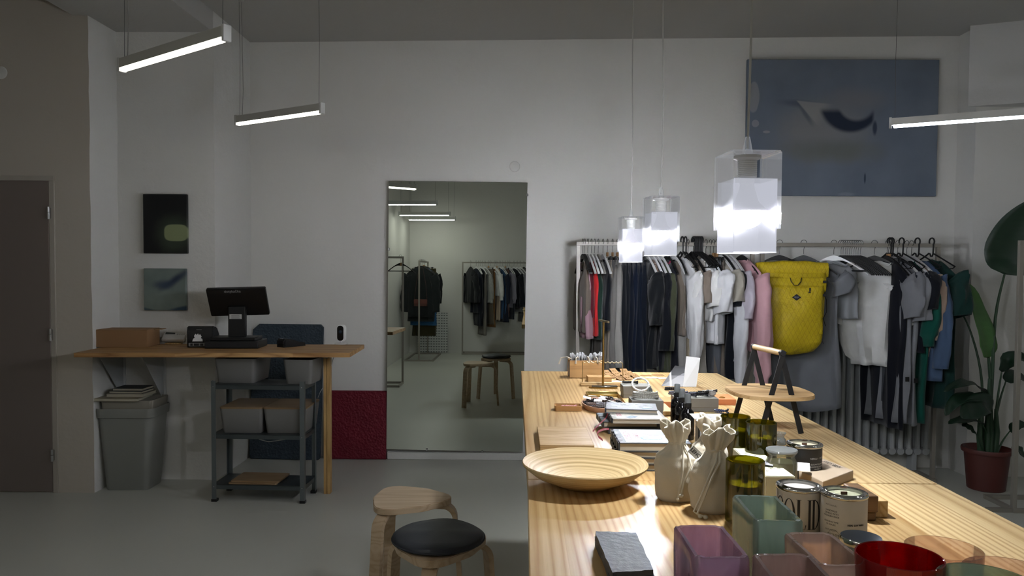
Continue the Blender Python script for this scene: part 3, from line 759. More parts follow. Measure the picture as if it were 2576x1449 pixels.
# ------------------------------------------------------------------ hangers (origin = top of the rail, arms along local x)
HB = plain('#08090b', .55); HW = plain('#d8d8d8', .35); HG = plain('#8f8e88', .4); WIRE = plain('#8e9194', .25, 1); KR = plain('#a27c52', .8)
def hook(bm, r=.0019, up_=.0, drop=.075, R_=.019):
    pts = []
    for i in range(11):
        a = math.radians(200-250*i/10); pts.append((R_*math.cos(a)*1, 0, -.012+R_+R_*math.sin(a)-.006))
    pts += [(.004, 0, -.028), (0, 0, -.045), (0, 0, -drop)]
    tube(bm, pts, r, 6)
def arm_pts(w, drop, sl, n=8):
    out = []
    for i in range(-n, n+1):
        u = i/n; x = u*w/2; z = -drop-.006-sl*abs(u)**1.35
        out.append((x, 0, z))
    return out
def hanger(kind, w=.42, lab='', grp='clothes hangers'):
    """wood/plastic shoulder hangers; kinds: black, white, grey, tubular, clip"""
    t = thing('clothes_hanger', lab, 'hanger', (0, 0, 0), 0, grp)
    if kind == 'tubular':
        bm = BM(); pts = []
        for i in range(11):
            a = math.radians(215-265*i/10); pts.append((.024*math.cos(a), 0, .013+.024*math.sin(a)))
        pts += [(.016, 0, -.03), (.014, 0, -.07), (.006, 0, -.085), (-.008, 0, -.084), (-.014, 0, -.068), (-.024, 0, -.064), (-.06, 0, -.085), (-w/2, 0, -.155)]
        tube(bm, pts, .0052, 8); make('hook', bm, HB, t)
        bm = BM(); tube(bm, [(.014, 0, -.066), (.06, 0, -.085), (w/2, 0, -.155)], .005, 8); make('shoulder_bar', bm, HB, t)
        bm = BM(); tube(bm, [(w/2, 0, -.155), (w/2-.02, 0, -.168), (-w/2+.02, 0, -.168), (-w/2, 0, -.155)], .0035, 6); make('cross_bar', bm, HB, t)
        return t
    m = {'black': HB, 'white': HW, 'grey': HG, 'clip': HB}[kind]
    bm = BM(); hook(bm); make('hook', bm, WIRE, t)
    if kind == 'clip':
        w = min(w, .34)
        bm = BM(); box2(bm, -.02, .02, -.004, .004, -.098, -.07, .001); make('size_tag', bm, KR, t)
        bm = BM(); tube(bm, [(-w/2, 0, -.104), (w/2, 0, -.104)], .0028, 6); make('cross_bar', bm, WIRE, t)
        for s in (-1, 1):
            bm = BM(); box2(bm, s*w*.4-.012, s*w*.4+.012, -.007, .007, -.135, -.098, .002); make('clip', bm, HB, t)
        return t
    pts = arm_pts(w, .075, .125)
    bm = BM(); V = []
    for i, p in enumerate(pts):
        u = abs(i-8)/8; hh = .014-.005*u+.024*max(0, 1-u*3.2); th = .0045+.003*u
        V.append([bm.verts.new((p[0], y, p[2]+z)) for y, z in ((-th, -hh), (th, -hh), (th, 0), (-th, 0))])
    for A, B in zip(V, V[1:]):
        for k in range(4): bm.faces.new((A[k], A[(k+1) % 4], B[(k+1) % 4], B[k]))
    bm.faces.new(V[0][::-1]); bm.faces.new(V[-1]); bmesh.ops.recalc_face_normals(bm, faces=bm.faces[:])
    make('shoulder_bar', bm, m, t)
    if kind == 'black':
        bm = BM(); tube(bm, [(-w/2+.03, 0, -.185), (w/2-.03, 0, -.185)], .005, 8); make('cross_bar', bm, m, t)
    return t
# ------------------------------------------------------------------ garments
GS = [0]
def garment(kind, col, L, w, lab, name=None, flare=1.0, fold=.018, sleeve=None, sl=.125, neck=.09, scoop=.05, thick=.05, hem=0, cat=None, m=None, c2=None, grp=None, nf=3, trim=None, tag=False, zoff=-.082, hem_w=None, tint=None, bulge=0):
    """hanging garment; local x along the hanger, z down from the rail; origin on the rail"""
    GS[0] += 1; rr = random.Random(GS[0]*13+5)
    m = m or fabric(col, c2=c2)
    names = dict(top='top', tank='tank_top', shirt='shirt', dress='dress', trousers='trousers', skirt='skirt', sweater='sweatshirt', jacket='jacket', coat='coat', tshirt='tshirt', blouse='blouse', jumpsuit='jumpsuit')
    nm = name or names[kind]
    t = thing(nm, lab, cat or nm.replace('_', ' '), (0, 0, 0), 0, grp)
    ph = [rr.uniform(0, 6.28) for _ in range(8)]; hw = w/2
    ncol, nrow = 40, 22
    low = kind in ('trousers', 'skirt'); wr = .022 if not low else .014
    if low:
        zoff = -.125; sl = 0; neck = 0; scoop = 0
    def body(u, v):
        a = 2*PI*u; c, s = math.cos(a), math.sin(a)
        cx = math.copysign(abs(c)**.75, c); cs = math.copysign(abs(s)**.85, s)
        W = hw*(1+(flare-1)*v**.8+bulge*math.sin(PI*min(1, v/.92))-(bulge*.5 if v > .93 else 0))
        if kind == 'tank': W = hw*(.62+.38*min(1, v/.22)) if v < .22 else W
        x = cx*W
        ux = abs(x)/hw if hw else 0
        top = -sl*min(1, ux)**1.35
        if neck and abs(x) < neck: top -= scoop*(1-(abs(x)/neck)**2)**.6*(1.0 if s < 0 else .45)
        zt = zoff+top; zb = zoff-L+(-hem*(1-abs(cx)**2) if hem > 0 else hem*abs(cx)**2*-1)
        z = zt+(zb-zt)*v
        th = .004+thick*.5*min(1, v/.18)*(1-.35*v if low else 1)
        f = fold*(v**.7)*(math.sin(nf*2*PI*x/w+ph[0]+.8*v)+.55*math.sin(nf*1.9*2*PI*x/w+ph[1])+.3*math.sin(5*v+ph[2]))
        y = cs*th+f*(1 if s < 0 else .7)
        y += wr*(.35+.65*v)*mnoise.noise(Vector((x*9+ph[5], z*3.2, s*1.2)))
        x += .012*v*math.sin(4*v+ph[3])+.006*math.sin(9*v+ph[4])*abs(cx)
        return Vector((x, y, z))
    bm = BM(); grid(bm, body, ncol, nrow, closeu=True); make('body', bm, m, t, solid=.0016, smooth=70)
    if low:
        bm = BM(); grid(bm, lambda u, v: Vector((math.copysign(abs(math.cos(2*PI*u))**.75, math.cos(2*PI*u))*(hw+.002), math.copysign(abs(math.sin(2*PI*u))**.85, math.sin(2*PI*u))*.009, zoff+.002-.035*v)), 32, 4, closeu=True)
        make('waistband', bm, m, t, solid=.002, smooth=70)
    if sleeve:
        SL, sw, ang, cuff = sleeve          # length, width, outward angle, cuff material flag
        for sd in (-1, 1):
            q = [rr.uniform(0, 6.28) for _ in range(4)]
            base = Vector((sd*hw*.93, 0, zoff-sl*.95-.01))
            def slv(u, v, sd=sd, q=q):
                a = 2*PI*u; ang_ = ang*(1-.35*v)
                d = Vector((sd*math.sin(ang_), 0, -math.cos(ang_)))
                c = base+d*(SL*v)+Vector((sd*.02*math.sin(PI*v), -.01*v, 0))
                wv = sw*(1-.25*v)
                if cuff and v > .86: wv *= .72
                if v < .12: wv *= .9
                nx = Vector((d.z*-sd, 0, d.x*sd)) if True else None
                k = 1+.12*math.sin(3*a+q[0]+6*v)+.03*math.sin(5*v+q[1])+.26*mnoise.noise(Vector((math.cos(a)*1.2+q[2], math.sin(a)*1.2, v*SL*6.5)))+.16*mnoise.noise(Vector((math.cos(a)*2.6+q[3], math.sin(a)*2.6, v*SL*13+a)))
                dz = -sw*.5*(1-v*3) if v < .33 else 0
                return c+Vector((sd*abs(d.z), 0, abs(d.x)))*(math.cos(a)*wv*.5*k)+Vector((0, math.sin(a)*wv*.30*k, 0))+Vector((0, 0, dz*.6*(1-abs(math.cos(a)))))
            bm = BM(); grid(bm, slv, 26, 26, closeu=True); make('sleeve', bm, m, t, solid=.0015, smooth=70)
    if neck and kind in ('tshirt', 'sweater', 'tank', 'dress', 'top', 'blouse'):
        pts = []
        for i in range(13):
            x = -neck+2*neck*i/12; pts.append((x, -.006, zoff-sl*(abs(x)/hw)**1.35-scoop*(max(0, 1-(abs(x)/neck)**2))**.6))
        bm = BM(); tube(bm, pts, .0045, 6); make('neckband', bm, m if not trim else fabric(trim), t)
    if tag:
        bm = BM(); box2(bm, hw*.98, hw*1.0+.004, -.02, .002, zoff-L*.72-.03, zoff-L*.72); make('care_label', bm, INK, t)
    return t
def hang(t, px, yaw, Y=RY, py=614, x=None, dz=0):
    """place on the rail at photo column px, turned yaw (0 = facing the room, 90 = edge on)"""
    xx = RX(px, Y, py) if x is None else x
    t.location = (xx, Y, RZ+dz); t.rotation_euler = (0, 0, -math.radians(yaw)); return t
def LZp(py, px=1700, Y=RY-.12): return RZ-UY(px, py, Y).z         # distance below the rail of a photo row
def put(px, yaw, hk, kind, col, bot, w, desc, rest, short, top=None, hw_=None, **k):
    """one garment with its hanger; bot = photo row of the hem; label = desc + rest"""
    L = LZp(bot)-.082-(.043 if kind in ('trousers', 'skirt') else 0)
    if yaw > 45: yaw = 90-(90-yaw)*.36
    g_ = garment(kind, col, L, w, desc+' '+rest, **k)
    hang(g_, px, yaw)
    h = hanger(hk, hw_ or (.43 if hk != 'clip' else w+.02), f'{dict(black="black", white="white", grey="grey", tubular="black tubular", clip="metal clip")[hk]} hanger holding the {short}')
    hang(h, px, yaw)
    return g_
# ---- left rack, from left to right
put(1466, 66, 'black', 'tank', '#6c6259', 838, .36, 'taupe tank top', 'at the left end of the crowded rack', 'leftmost taupe tank top', scoop=.12, fold=.01)
put(1471, 70, 'black', 'tank', '#a78690', 853, .34, 'dusty pink tank top with a deep armhole', 'near the left end of the crowded rack', 'dusty pink tank top', scoop=.16, fold=.01)
put(1479, 66, 'white', 'tank', '#5b1f2a', 800, .32, 'maroon top', 'half hidden behind the dusty pink tank top', 'maroon top', scoop=.12, fold=.01)
put(1488, 68, 'white', 'tank', '#c02a2e', 846, .34, 'bright red tank top', 'on a white hanger near the left of the rack', 'bright red tank top', scoop=.12, fold=.012)
put(1496, 66, 'white', 'tank', '#1e332c', 856, .34, 'dark green tank top', 'just right of the red one', 'dark green tank top', scoop=.14, fold=.012)
put(1505, 72, 'grey', 'skirt', '#3a3733', 935, .24, 'dark charcoal skirt', 'behind the dark green tank top', 'dark charcoal skirt', fold=.012)
put(1517, 68, 'white', 'top', '#0b0f17', 832, .38, 'black sleeveless top', 'left of the crinkled linen trousers', 'black sleeveless top', scoop=.05)
LIN = dict(fold=.02, nf=2.5, thick=.07)
put(1528, 72, 'clip', 'trousers', '#7f776c', 930, .24, 'warm grey crinkled linen trousers', 'leftmost of the pale trousers', 'warm grey linen trousers', **LIN)
put(1541, 74, 'clip', 'trousers', '#6f6d6a', 928, .24, 'mid grey crinkled linen trousers', 'middle of the pale trousers', 'mid grey linen trousers', **LIN)
put(1553, 72, 'clip', 'trousers', '#918f8b', 926, .24, 'light grey crinkled linen trousers', 'beside the row of navy trousers', 'light grey linen trousers', **LIN)
for i, (px, c) in enumerate(((1567, '#12161d'), (1578, '#0c121f'), (1589, '#0b1426'), (1600, '#0a1322'), (1611, '#0b111c'))):
    put(px, 73, 'clip', 'trousers', c, 938, .26, ('black', 'blue black', 'navy', 'inky navy', 'near black')[i]+' wide trousers', f'{ORD[i]} from the left among the dark trousers', f'{ORD[i]} pair of dark trousers', fold=.016, nf=2, thick=.06)
put(1626, 64, 'white', 'shirt', '#0f1216', 925, .40, 'long black shirt dress', 'with a wide sleeve, right of the navy trousers', 'long black shirt dress', sleeve=(.34, .17, .2, 0), fold=.02)
put(1640, 66, 'white', 'dress', '#8b7264', 795, .30, 'brown strap top', 'a sliver between two black garments', 'brown strap top', fold=.008)
put(1650, 66, 'white', 'jacket', '#0c0f16', 930, .40, 'long black jacket', 'left of the olive coat', 'long black jacket', sleeve=(.5, .13, .12, 0), fold=.018)
put(1661, 66, 'white', 'coat', '#3d4131', 936, .40, 'olive green long coat', 'in the middle of the crowded rack', 'olive green coat', sleeve=(.5, .12, .1, 0), fold=.016)
put(1678, 68, 'black', 'dress', '#10131c', 930, .38, 'black dress with a hot pink shoulder tag', 'right of the olive coat', 'black dress with pink tag', trim='#b02a5a', fold=.014)
put(1694, 62, 'white', 'tank', '#6f665c', 842, .38, 'brown grey tank top', 'on a white hanger left of the white sweatshirt', 'brown grey tank top', scoop=.1, tag=False)
put(1703, 76, 'black', 'dress', '#8c8a87', 940, .36, 'grey long dress', 'mostly behind the brown grey tank top', 'grey long dress', fold=.014)
put(1716, 60, 'tubular', 'sweater', '#cfcfd0', 850, .44, 'white balloon sleeve sweatshirt', 'leftmost of the white tops', 'white balloon sleeve sweatshirt', sleeve=(.62, .15, .13, 1), scoop=.04)
put(1724, 66, 'tubular', 'tshirt', '#d6d6d4', 800, .40, 'white t-shirt', 'between the white sweatshirt and the cream dress', 'first white t-shirt', sleeve=(.2, .16, .35, 0))
put(1731, 70, 'black', 'dress', '#bfb39b', 908, .36, 'cream narrow dress', 'among the white tops on the crowded rack', 'cream narrow dress', fold=.012)
put(1744, 64, 'black', 'tshirt', '#857a6f', 815, .40, 'taupe t-shirt with a large armhole', 'right of the cream dress', 'taupe t-shirt', sleeve=(.2, .16, .3, 0))
put(1758, 72, 'tubular', 'trousers', '#a6a29a', 945, .24, 'pale grey long trousers', 'hanging below the taupe t-shirt', 'pale grey long trousers', hw_=.4)
put(1765, 62, 'tubular', 'tshirt', '#dcdcda', 806, .42, 'off white t-shirt', 'left of the large white draped t-shirt', 'off white t-shirt', sleeve=(.22, .17, .3, 0))
put(1776, 56, 'black', 'tshirt', '#d9dadd', 862, .46, 'large white draped t-shirt', 'in the middle of the white tops', 'large white draped t-shirt', sleeve=(.26, .2, .35, 0), fold=.03)
put(1787, 66, 'black', 'tshirt', '#80766c', 780, .40, 'brown grey t-shirt', 'right of the large white draped t-shirt', 'brown grey t-shirt', sleeve=(.24, .17, .25, 0))
put(1795, 74, 'clip', 'trousers', '#54575d', 940, .28, 'slate grey denim trousers', 'on a metal clip hanger below the white t-shirts', 'slate grey trousers')
put(1803, 72, 'clip', 'trousers', '#6a625a', 946, .26, 'brown long trousers', 'right of the slate grey trousers', 'brown long trousers')
put(1812, 60, 'white', 'tshirt', '#a29d92', 735, .42, 'stone grey cap sleeve t-shirt', 'left of the black dress near the pink sweatshirt', 'stone grey cap sleeve t-shirt', sleeve=(.2, .2, .45, 0))
put(1820, 64, 'black', 'dress', '#0c1017', 950, .40, 'black short sleeve dress', 'left of the right hand white sweatshirt', 'black short sleeve dress', sleeve=(.22, .17, .3, 0))
put(1829, 64, 'white', 'sweater', '#cdced2', 905, .44, 'white long sleeve sweatshirt with hanging cuffs', 'left of the pink sweatshirt', 'white long sleeve sweatshirt', sleeve=(.80, .13, .06, 1))
put(1838, 62, 'white', 'top', '#b9b3bd', 920, .42, 'pale lilac long top', 'between the white and the pink sweatshirts', 'pale lilac long top', sleeve=(.3, .16, .3, 0))
put(1866, 50, 'black', 'sweater', '#c49aa0', 880, .48, 'pale pink sweatshirt with puffed sleeves', 'at the right end of the crowded rack', 'pale pink sweatshirt', sleeve=(.76, .18, .10, 1), scoop=.05, fold=.02)
# tightly packed spare tubular hangers
for i in range(8):
    h = hanger('tubular', .40, f'{ORD[i]} of eight spare black tubular hangers packed together on the crowded rack', 'spare tubular hangers')
    hang(h, 1745+2.6*i, 68+R.uniform(-2, 2))
# ---- right rack
MARL = dict(c2=None)
GREY = '#7c7e82'
put(2022, 34, 'black', 'dress', '#6d7075', 1020, .44, 'long grey marl dress spreading wide', 'behind the yellow backpack', 'long grey marl dress', flare=1.14, sleeve=(.14, .17, .5, 0), fold=.02, hem=.05, tag=True)
b_h = hanger('black', .46, 'broad black hanger the yellow backpack hangs from'); hang(b_h, 1982, 8, RY-.16)
b_h.location.y = RY; 
put(2200, 26, 'black', 'blouse', '#d6d6d3', 920, .38, 'white batwing knit top', 'draped over the front of the right rack', 'white batwing knit top', flare=.86, bulge=.26, sleeve=(.33, .30, .40, 0), fold=.03, neck=.1)
put(2098, 30, 'white', 'blouse', '#8d9094', 800, .30, 'pale grey sheer top', 'behind the row of empty black hangers', 'pale grey sheer top', fold=.012)
for i in range(10):
    h = hanger('black', .42, f'{ORD[i]} from the left in the tight row of empty black hangers', 'empty black hangers on the right rack')
    hang(h, 2116+5.4*i, 50+R.uniform(-1.2, 1.2))
put(2236, 60, 'clip', 'skirt', '#3a3d42', 1010, .26, 'dark grey skirt', 'behind the white batwing top', 'dark grey skirt')
put(2238, 58, 'tubular', 'dress', '#77797e', 1055, .42, 'grey marl dress with rolled sleeves', 'just right of the white batwing top', 'first grey marl dress', sleeve=(.28, .19, .3, 0), fold=.024, tag=True)
put(2232, 62, 'black', 'dress', '#12141c', 1072, .40, 'long black dress', 'its hem below the grey marl dresses', 'long black dress')
put(2243, 58, 'tubular', 'tshirt', '#131821', 885, .40, 'navy black t-shirt', 'between the two grey marl dresses', 'navy black t-shirt', sleeve=(.2, .17, .3, 0))
put(2258, 56, 'white', 'dress', '#7d7f84', 1060, .42, 'grey marl dress with folded sleeves', 'left of the emerald green dress', 'second grey marl dress', sleeve=(.3, .18, .26, 0), fold=.024, tag=True)
put(2268, 54, 'tubular', 'tshirt', '#10131a', 880, .44, 'black t-shirt with a pointed sleeve', 'in front of the emerald green dress', 'black t-shirt', sleeve=(.24, .18, .45, 0))
put(2281, 58, 'white', 'dress', '#0f4a3f', 1055, .42, 'emerald green dress with balloon sleeves', 'left of the peach blouse', 'emerald green dress', sleeve=(.46, .16, .14, 1))
put(2293, 54, 'white', 'blouse', '#b29c8c', 890, .42, 'peach beige blouse', 'between the green dress and the blue shirt', 'peach beige blouse', sleeve=(.42, .15, .12, 1))
put(2308, 58, 'tubular', 'shirt', '#455874', 950, .44, 'denim blue shirt', 'beside the dark green dress', 'denim blue shirt', sleeve=(.6, .14, .12, 0), fold=.022)
put(2344, 62, 'tubular', 'dress', '#14302c', 1020, .44, 'dark green t-shirt dress', 'at the right end of the rack by the plant', 'dark green t-shirt dress', sleeve=(.27, .20, .35, 0), fold=.016)
# ---- yellow backpack
bp = UY(1995, 660, RY-.14)
t = thing('backpack', 'yellow roll top backpack with black cords hanging on the right rack', 'backpack', (bp.x, RY-.13, bp.z), -math.radians(6))
def ymat(t):
    v, s = cseparate(t)
    def fam(k):
        a = t.math('ADD', t.math('MULTIPLY', s.outputs[0], 1.0), t.math('MULTIPLY', s.outputs[2], .52*k))
        f = t.math('FRACT', t.math('MULTIPLY', a, 34)); return t.math('LESS_THAN', f, .07)
    ln = t.math('MAXIMUM', fam(1), fam(-1)); n = t.noise(v, 7, 3)
    col = t.mix(n, '#ab9410', '#cdb41e'); col = t.mix(t.math('MULTIPLY', ln, .5), col, '#6d5a0c')
    b = t.bsdf(col, .42, 0, .4); t.bump(b, t.noise(v, 11, 4, .6, .6), .8, .02)
YEL = mat('yellow grid nylon', ymat)
KS = 1/((1900/(RY-.14)))
def bag(u, v):
    a = 2*PI*u; c, s = math.cos(a), math.sin(a)
    cx = math.copysign(abs(c)**.55, c); sy = math.copysign(abs(s)**.6, s)
    z = -.07-.505*v; W = .205-.012*v-.0*v
    D = .05+.065*math.sin(PI*min(1, v*.75+.12))
    if v > .86: k = (v-.86)/.14; W *= 1-.22*k*k; D *= 1-.55*k*k
    x = cx*W-.01*v+(.02 if s > 2 else 0)
    z += -.03*(v**6)*(1-(x*4-.2)**2)+.035*(v**5)*(x/.2 if x > 0 else 0)
    return Vector((x, sy*D+.008*math.sin(9*x*3+7*v)*v, z))
bm = BM(); V = grid(bm, bag, 44, 26, closeu=True); bm.faces.new(V[-1]); bm.faces.new(V[0][::-1]); make('main_body', bm, YEL, t, smooth=60)
bm = BM()
def rollf(u, v):
    a = 2*PI*u; c, s = math.cos(a), math.sin(a)
    x = (v-.5)*.452; r1 = .048*(1+.05*math.sin(20*v))
    return Vector((x-.006, s*.03, -.052+.03*(1-(2*v-1)**2)*.5+math.copysign(abs(c)**.6, c)*r1))
V = grid(bm, rollf, 20, 14, closeu=True); bm.faces.new(V[0]); bm.faces.new(V[-1]); bmesh.ops.recalc_face_normals(bm, faces=bm.faces[:]); make('roll_top', bm, YEL, t, smooth=60)
bm = BM()
def flap(u, v): x = (u-.5)*.37+.006; return Vector((x, -.078-.012*math.sin(PI*v)-.004*math.sin(11*u), -.095-.095*v-.012*math.sin(PI*u)*v))
grid(bm, flap, 16, 8); make('pocket_flap', bm, YEL, t, solid=.004, smooth=60)
bm = BM()
def pock(u, v): x = (u-.5)*.35+.0; return Vector((x, -.083-.030*math.sin(PI*u)**.6*math.sin(PI*min(1, v*.8+.2))-.006*math.sin(8*u+5*v), -.15-.31*v-.0*u))
grid(bm, pock, 18, 14); make('front_pocket', bm, YEL, t, solid=.004, smooth=60)
bm = BM(); sweep(bm, [(-.035, -.092, -.10), (-.03, -.1, -.125), (-.012, -.104, -.148), (.012, -.104, -.148), (.03, -.1, -.125), (.035, -.092, -.10)], .012, .003, (0, 1, .1)); make('grab_handle', bm, BLACKM, t)
def lozenge(w, h): return [(-w/2, 0), (0, -h/2), (w/2, 0), (0, h/2)]
bm = BM(); prism(bm, lozenge(.056, .042), 0, .002, M=Tr(.0, -.1195, -.225) @ Rx(PI/2)); bd = make('logo_badge', bm, plain('#0b1018', .5), t)
bm = text_bm('BRAASI', .0085, .0002); xf(bm, Tr(.0, -.1222, -.2235) @ Rx(PI/2)); make('lettering', bm, plain('#9aa0a8', .5), bd, smooth=0)
bm = text_bm('INDUSTRY', .0042); xf(bm, Tr(.0, -.1222, -.2315) @ Rx(PI/2)); make('lettering', bm, plain('#9aa0a8', .5), bd, smooth=0)
for sd in (-1, 1):
    x = sd*.205
    bm = BM(); pts = [(x*.92, -.085, -.12), (x, -.05, -.15), (x*.86, -.09, -.21), (x, -.045, -.24), (x*1.0, -.05, -.32), (x*.84, -.095, -.36), (x*.98, -.05, -.41)]
    tube(bm, pts, .003, 6); make('side_cord', bm, BLACKM, t)
    for z in (-.125, -.21): make('cord_loop', box(BM(), (x*.88, -.09, z), (.022, .008, .016), .002), BLACKM, t)
    bm = BM(); box(bm, (sd*.228-.006, -.012, -.075), (.018, .016, .05), .003); make('buckle', bm, BLACKM, t)
bm = BM(); sweep(bm, [(.15, .0, -.44), (.185, -.0, -.50), (.205, -.005, -.53)], .02, .003, (0.2, 1, 0)); make('strap_end', bm, BLACKM, t)
bm = BM(); box(bm, (.085, -.108, -.175), (.01, .006, .022), .002); box(bm, (.082, -.112, -.192), (.014, .006, .01), .002); make('zip_pull', bm, BLACKM, t)
for sd in (-1, 1):
    bm = BM(); sweep(bm, [(sd*.06, .05, -.09), (sd*.07, .09, -.2), (sd*.08, .085, -.38), (sd*.1, .05, -.52)], .05, .008, (1, 0, 0)); make('shoulder_strap', bm, BLACKM, t)
bm = BM(); tube(bm, [(0, .02, -.02), (-.005, .06, .02), (-.01, .12, -.0)], .004, 6); make('hang_loop', bm, BLACKM, t)
# ------------------------------------------------------------------ radiator
rx0, rx1 = UY(1985, 900, 5.33).x, UY(2345, 900, 5.33).x
t = thing('radiator', 'white cast iron column radiator on the wall behind the right rack', 'radiator', (0, 0, 0))
RADM = plain('#a3a6a6', .5); n = 17; pitch = (rx1-rx0)/n; ry = BY(2.5)-.10
for i in range(n):
    x = rx0+pitch*(i+.5); bm = BM()
    for dy in (-.05, 0, .05): tube(bm, [(x, ry+dy, .17), (x, ry+dy, .98)], .016, 8)
    for z in (.15, 1.0):
        pts = [(x, ry-.055, z), (x, ry+.055, z)]; tube(bm, pts, .026, 10)
    make('radiator_section', bm, RADM, t)
bm = BM(); tube(bm, [(rx0, ry, .15), (rx1, ry, .15)], .016, 8); tube(bm, [(rx0, ry, 1.0), (rx1, ry, 1.0)], .016, 8); make('joining_nipple', bm, RADM, t)
for x in (rx0+.1, rx1-.1):
    make('foot', box2(BM(), x-.018, x+.018, ry-.04, ry+.04, 0, .14, .004), RADM, t)
bm = BM(); tube(bm, [(rx1, ry, .15), (rx1+.05, ry, .15), (rx1+.06, ry, .1), (rx1+.06, ry, .0)], .011, 8); make('supply_pipe', bm, RADM, t)
# ------------------------------------------------------------------ big potted plant
pp = UZ(2504, 1240, 0)
t = thing('potted_plant', 'tall broad leaved plant in a brick red pot beside the right rack', 'plant', (pp.x, pp.y+.10, 0))
POT = plain('#4f231d', .5)
bm = BM(); lathe(bm, [(0, 0), (.105, 0), (.11, .004), (.132, .24), (.147, .243), (.15, .262), (.147, .27), (.138, .27), (.13, .245), (.1, .22), (0, .22)], 40); make('pot', bm, POT, t)
bm = BM(); lathe(bm, [(0, .236), (.07, .234), (.127, .228)], 24); make('soil', bm, plain('#1b1512', .9), t)
def leafm(c1, c2):
    def f(t):
        v = t.coord(); n = t.noise(v, 6, 3); w_ = t.n('ShaderNodeTexWave', bands_direction='Z'); w_.inputs['Scale'].default_value = 9; w_.inputs['Distortion'].default_value = 1; t.l(v, w_.inputs['Vector'])
        b = t.bsdf(t.mix(n, c1, c2), .42, 0, .4); t.bump(b, w_.outputs['Fac'], .1, .004)
    return mat('leaf '+c1, f)
LF1, LF2 = leafm('#34582f', '#4c743c'), leafm('#0f2318', '#17301f'); STEM = plain('#26402a', .5)
def leaf_on(t, pts, wid, m, face, curl=.25, stem_r=.006, spl=0):
    """pts: stalk points then leaf axis points (index spl starts the blade); face = blade normal hint"""
    pts = [Vector(p) for p in pts]
    def cat(a, b, c, d, u): return .5*((2*b)+(c-a)*u+(2*a-5*b+4*c-d)*u*u+(3*b-a-3*c+d)*u**3)
    def curve(P, n):
        out = []
        for i in range(len(P)-1):
            a, b, c, d = P[max(i-1, 0)], P[i], P[i+1], P[min(i+2, len(P)-1)]
            for k in range(n): out.append(cat(a, b, c, d, k/n))
        return out+[P[-1]]
    if spl > 0:
        st = curve(pts[:spl+1], 5); n = len(st)
        bm = BM(); tube(bm, st, stem_r, 8, rr=[stem_r*(1.6-.9*i/(n-1)) for i in range(n)]); stalk = make('stalk', bm, STEM, t)
    ax = curve(pts[spl:], 7); n = len(ax); face = Vector(face).normalized(); bm = BM(); rows = []
    for i, p in enumerate(ax):
        u = i/(n-1); T_ = (ax[min(i+1, n-1)]-ax[max(i-1, 0)]).normalized(); s = T_.cross(face).normalized(); nn = s.cross(T_)
        w = wid*(math.sin(PI*min(1, u**.8*.97+.03)))**.65 if 0 < u < 1 else wid*.05
        row = []
        for k in range(-4, 5):
            q = k/4; row.append(bm.verts.new(p+s*(q*w)+nn*(curl*w*abs(q)**1.4+.004*math.sin(20*u+q*3))))
        rows.append(row)
    for A, B in zip(rows, rows[1:]):
        for k in range(8): bm.faces.new((A[k], A[k+1], B[k+1], B[k]))
    lf = make('leaf', bm, m, t, smooth=80, solid=.0012)
    return lf
def PL(px, py, dy=0): v = UY(px, py, pp.y+.10+dy); return Vector((v.x-pp.x, dy, v.z))
S0 = Vector((0, 0, .23))
leaf_on(t, [(-.03, 0, .23), PL(2492, 1000), PL(2487, 900), PL(2478, 840, -.02), PL(2440, 715, -.05)], .068, LF1, (.25, -1, .1), .2, .012, 2)
leaf_on(t, [(.0, .02, .23), PL(2493, 1000), PL(2504, 800), PL(2527, 690, .02), PL(2545, 640, .02), PL(2576, 570, .0), PL(2625, 500, -.05)], .17, LF2, (-.35, -1, .1), .22, .009, 3)
leaf_on(t, [(-.04, .0, .23), PL(2470, 960), PL(2440, 830, .05), PL(2398, 752, .1), PL(2375, 735, .16), PL(2352, 745, .2)], .06, LF2, (0, -1, .6), .2, .006, 3)
leaf_on(t, [(.02, -.02, .23), PL(2497, 1060), PL(2480, 990, -.05), PL(2455, 970, -.1), PL(2420, 965, -.16), PL(2375, 985, -.2)], .05, LF2, (-.1, -.4, 1), .2, .006, 2)
leaf_on(t, [(-.02, -.03, .23), PL(2490, 1060, -.03), PL(2478, 1010, -.08), PL(2445, 1000, -.14), PL(2405, 1010, -.2), PL(2378, 1045, -.22)], .05, LF2, (-.3, -.6, .8), .2, .006, 2)
leaf_on(t, [(.0, -.04, .23), PL(2494, 1090, -.04), PL(2492, 1035, -.1), PL(2475, 1015, -.16), PL(2440, 1035, -.24), PL(2418, 1050, -.27)], .075, LF2, (-.2, -.9, .5), .2, .006, 2)
leaf_on(t, [(-.03, -.02, .23), PL(2485, 1100, -.02), PL(2470, 1065, -.07), PL(2440, 1055, -.12), PL(2385, 1065, -.18)], .045, LF2, (0, -.4, 1), .2, .005, 2)
leaf_on(t, [(-.05, -.03, .23), PL(2470, 1130, -.04), PL(2455, 1090, -.08), PL(2435, 1075, -.1), PL(2420, 1070, -.12)], .035, LF2, (0, -.6, .8), .2, .004, 2)
leaf_on(t, [(.03, 0, .23), PL(2510, 1000, .02), PL(2520, 935, .02), PL(2545, 900, -.03), PL(2580, 905, -.06), PL(2620, 930, -.1)], .055, LF2, (.2, -.6, .8), .2, .006, 2)
leaf_on(t, [(.03, .03, .23), PL(2512, 1020, .04), PL(2530, 960, .08), PL(2555, 945, .1), PL(2585, 965, .12), PL(2610, 1000, .14)], .055, LF2, (.2, -.5, .8), .2, .006, 2)
leaf_on(t, [(.05, -.02, .23), PL(2522, 1110, -.02), PL(2540, 1085, -.05), PL(2565, 1070, -.08), PL(2600, 1075, -.1)], .045, LF2, (.1, -.5, 1), .2, .005, 2)
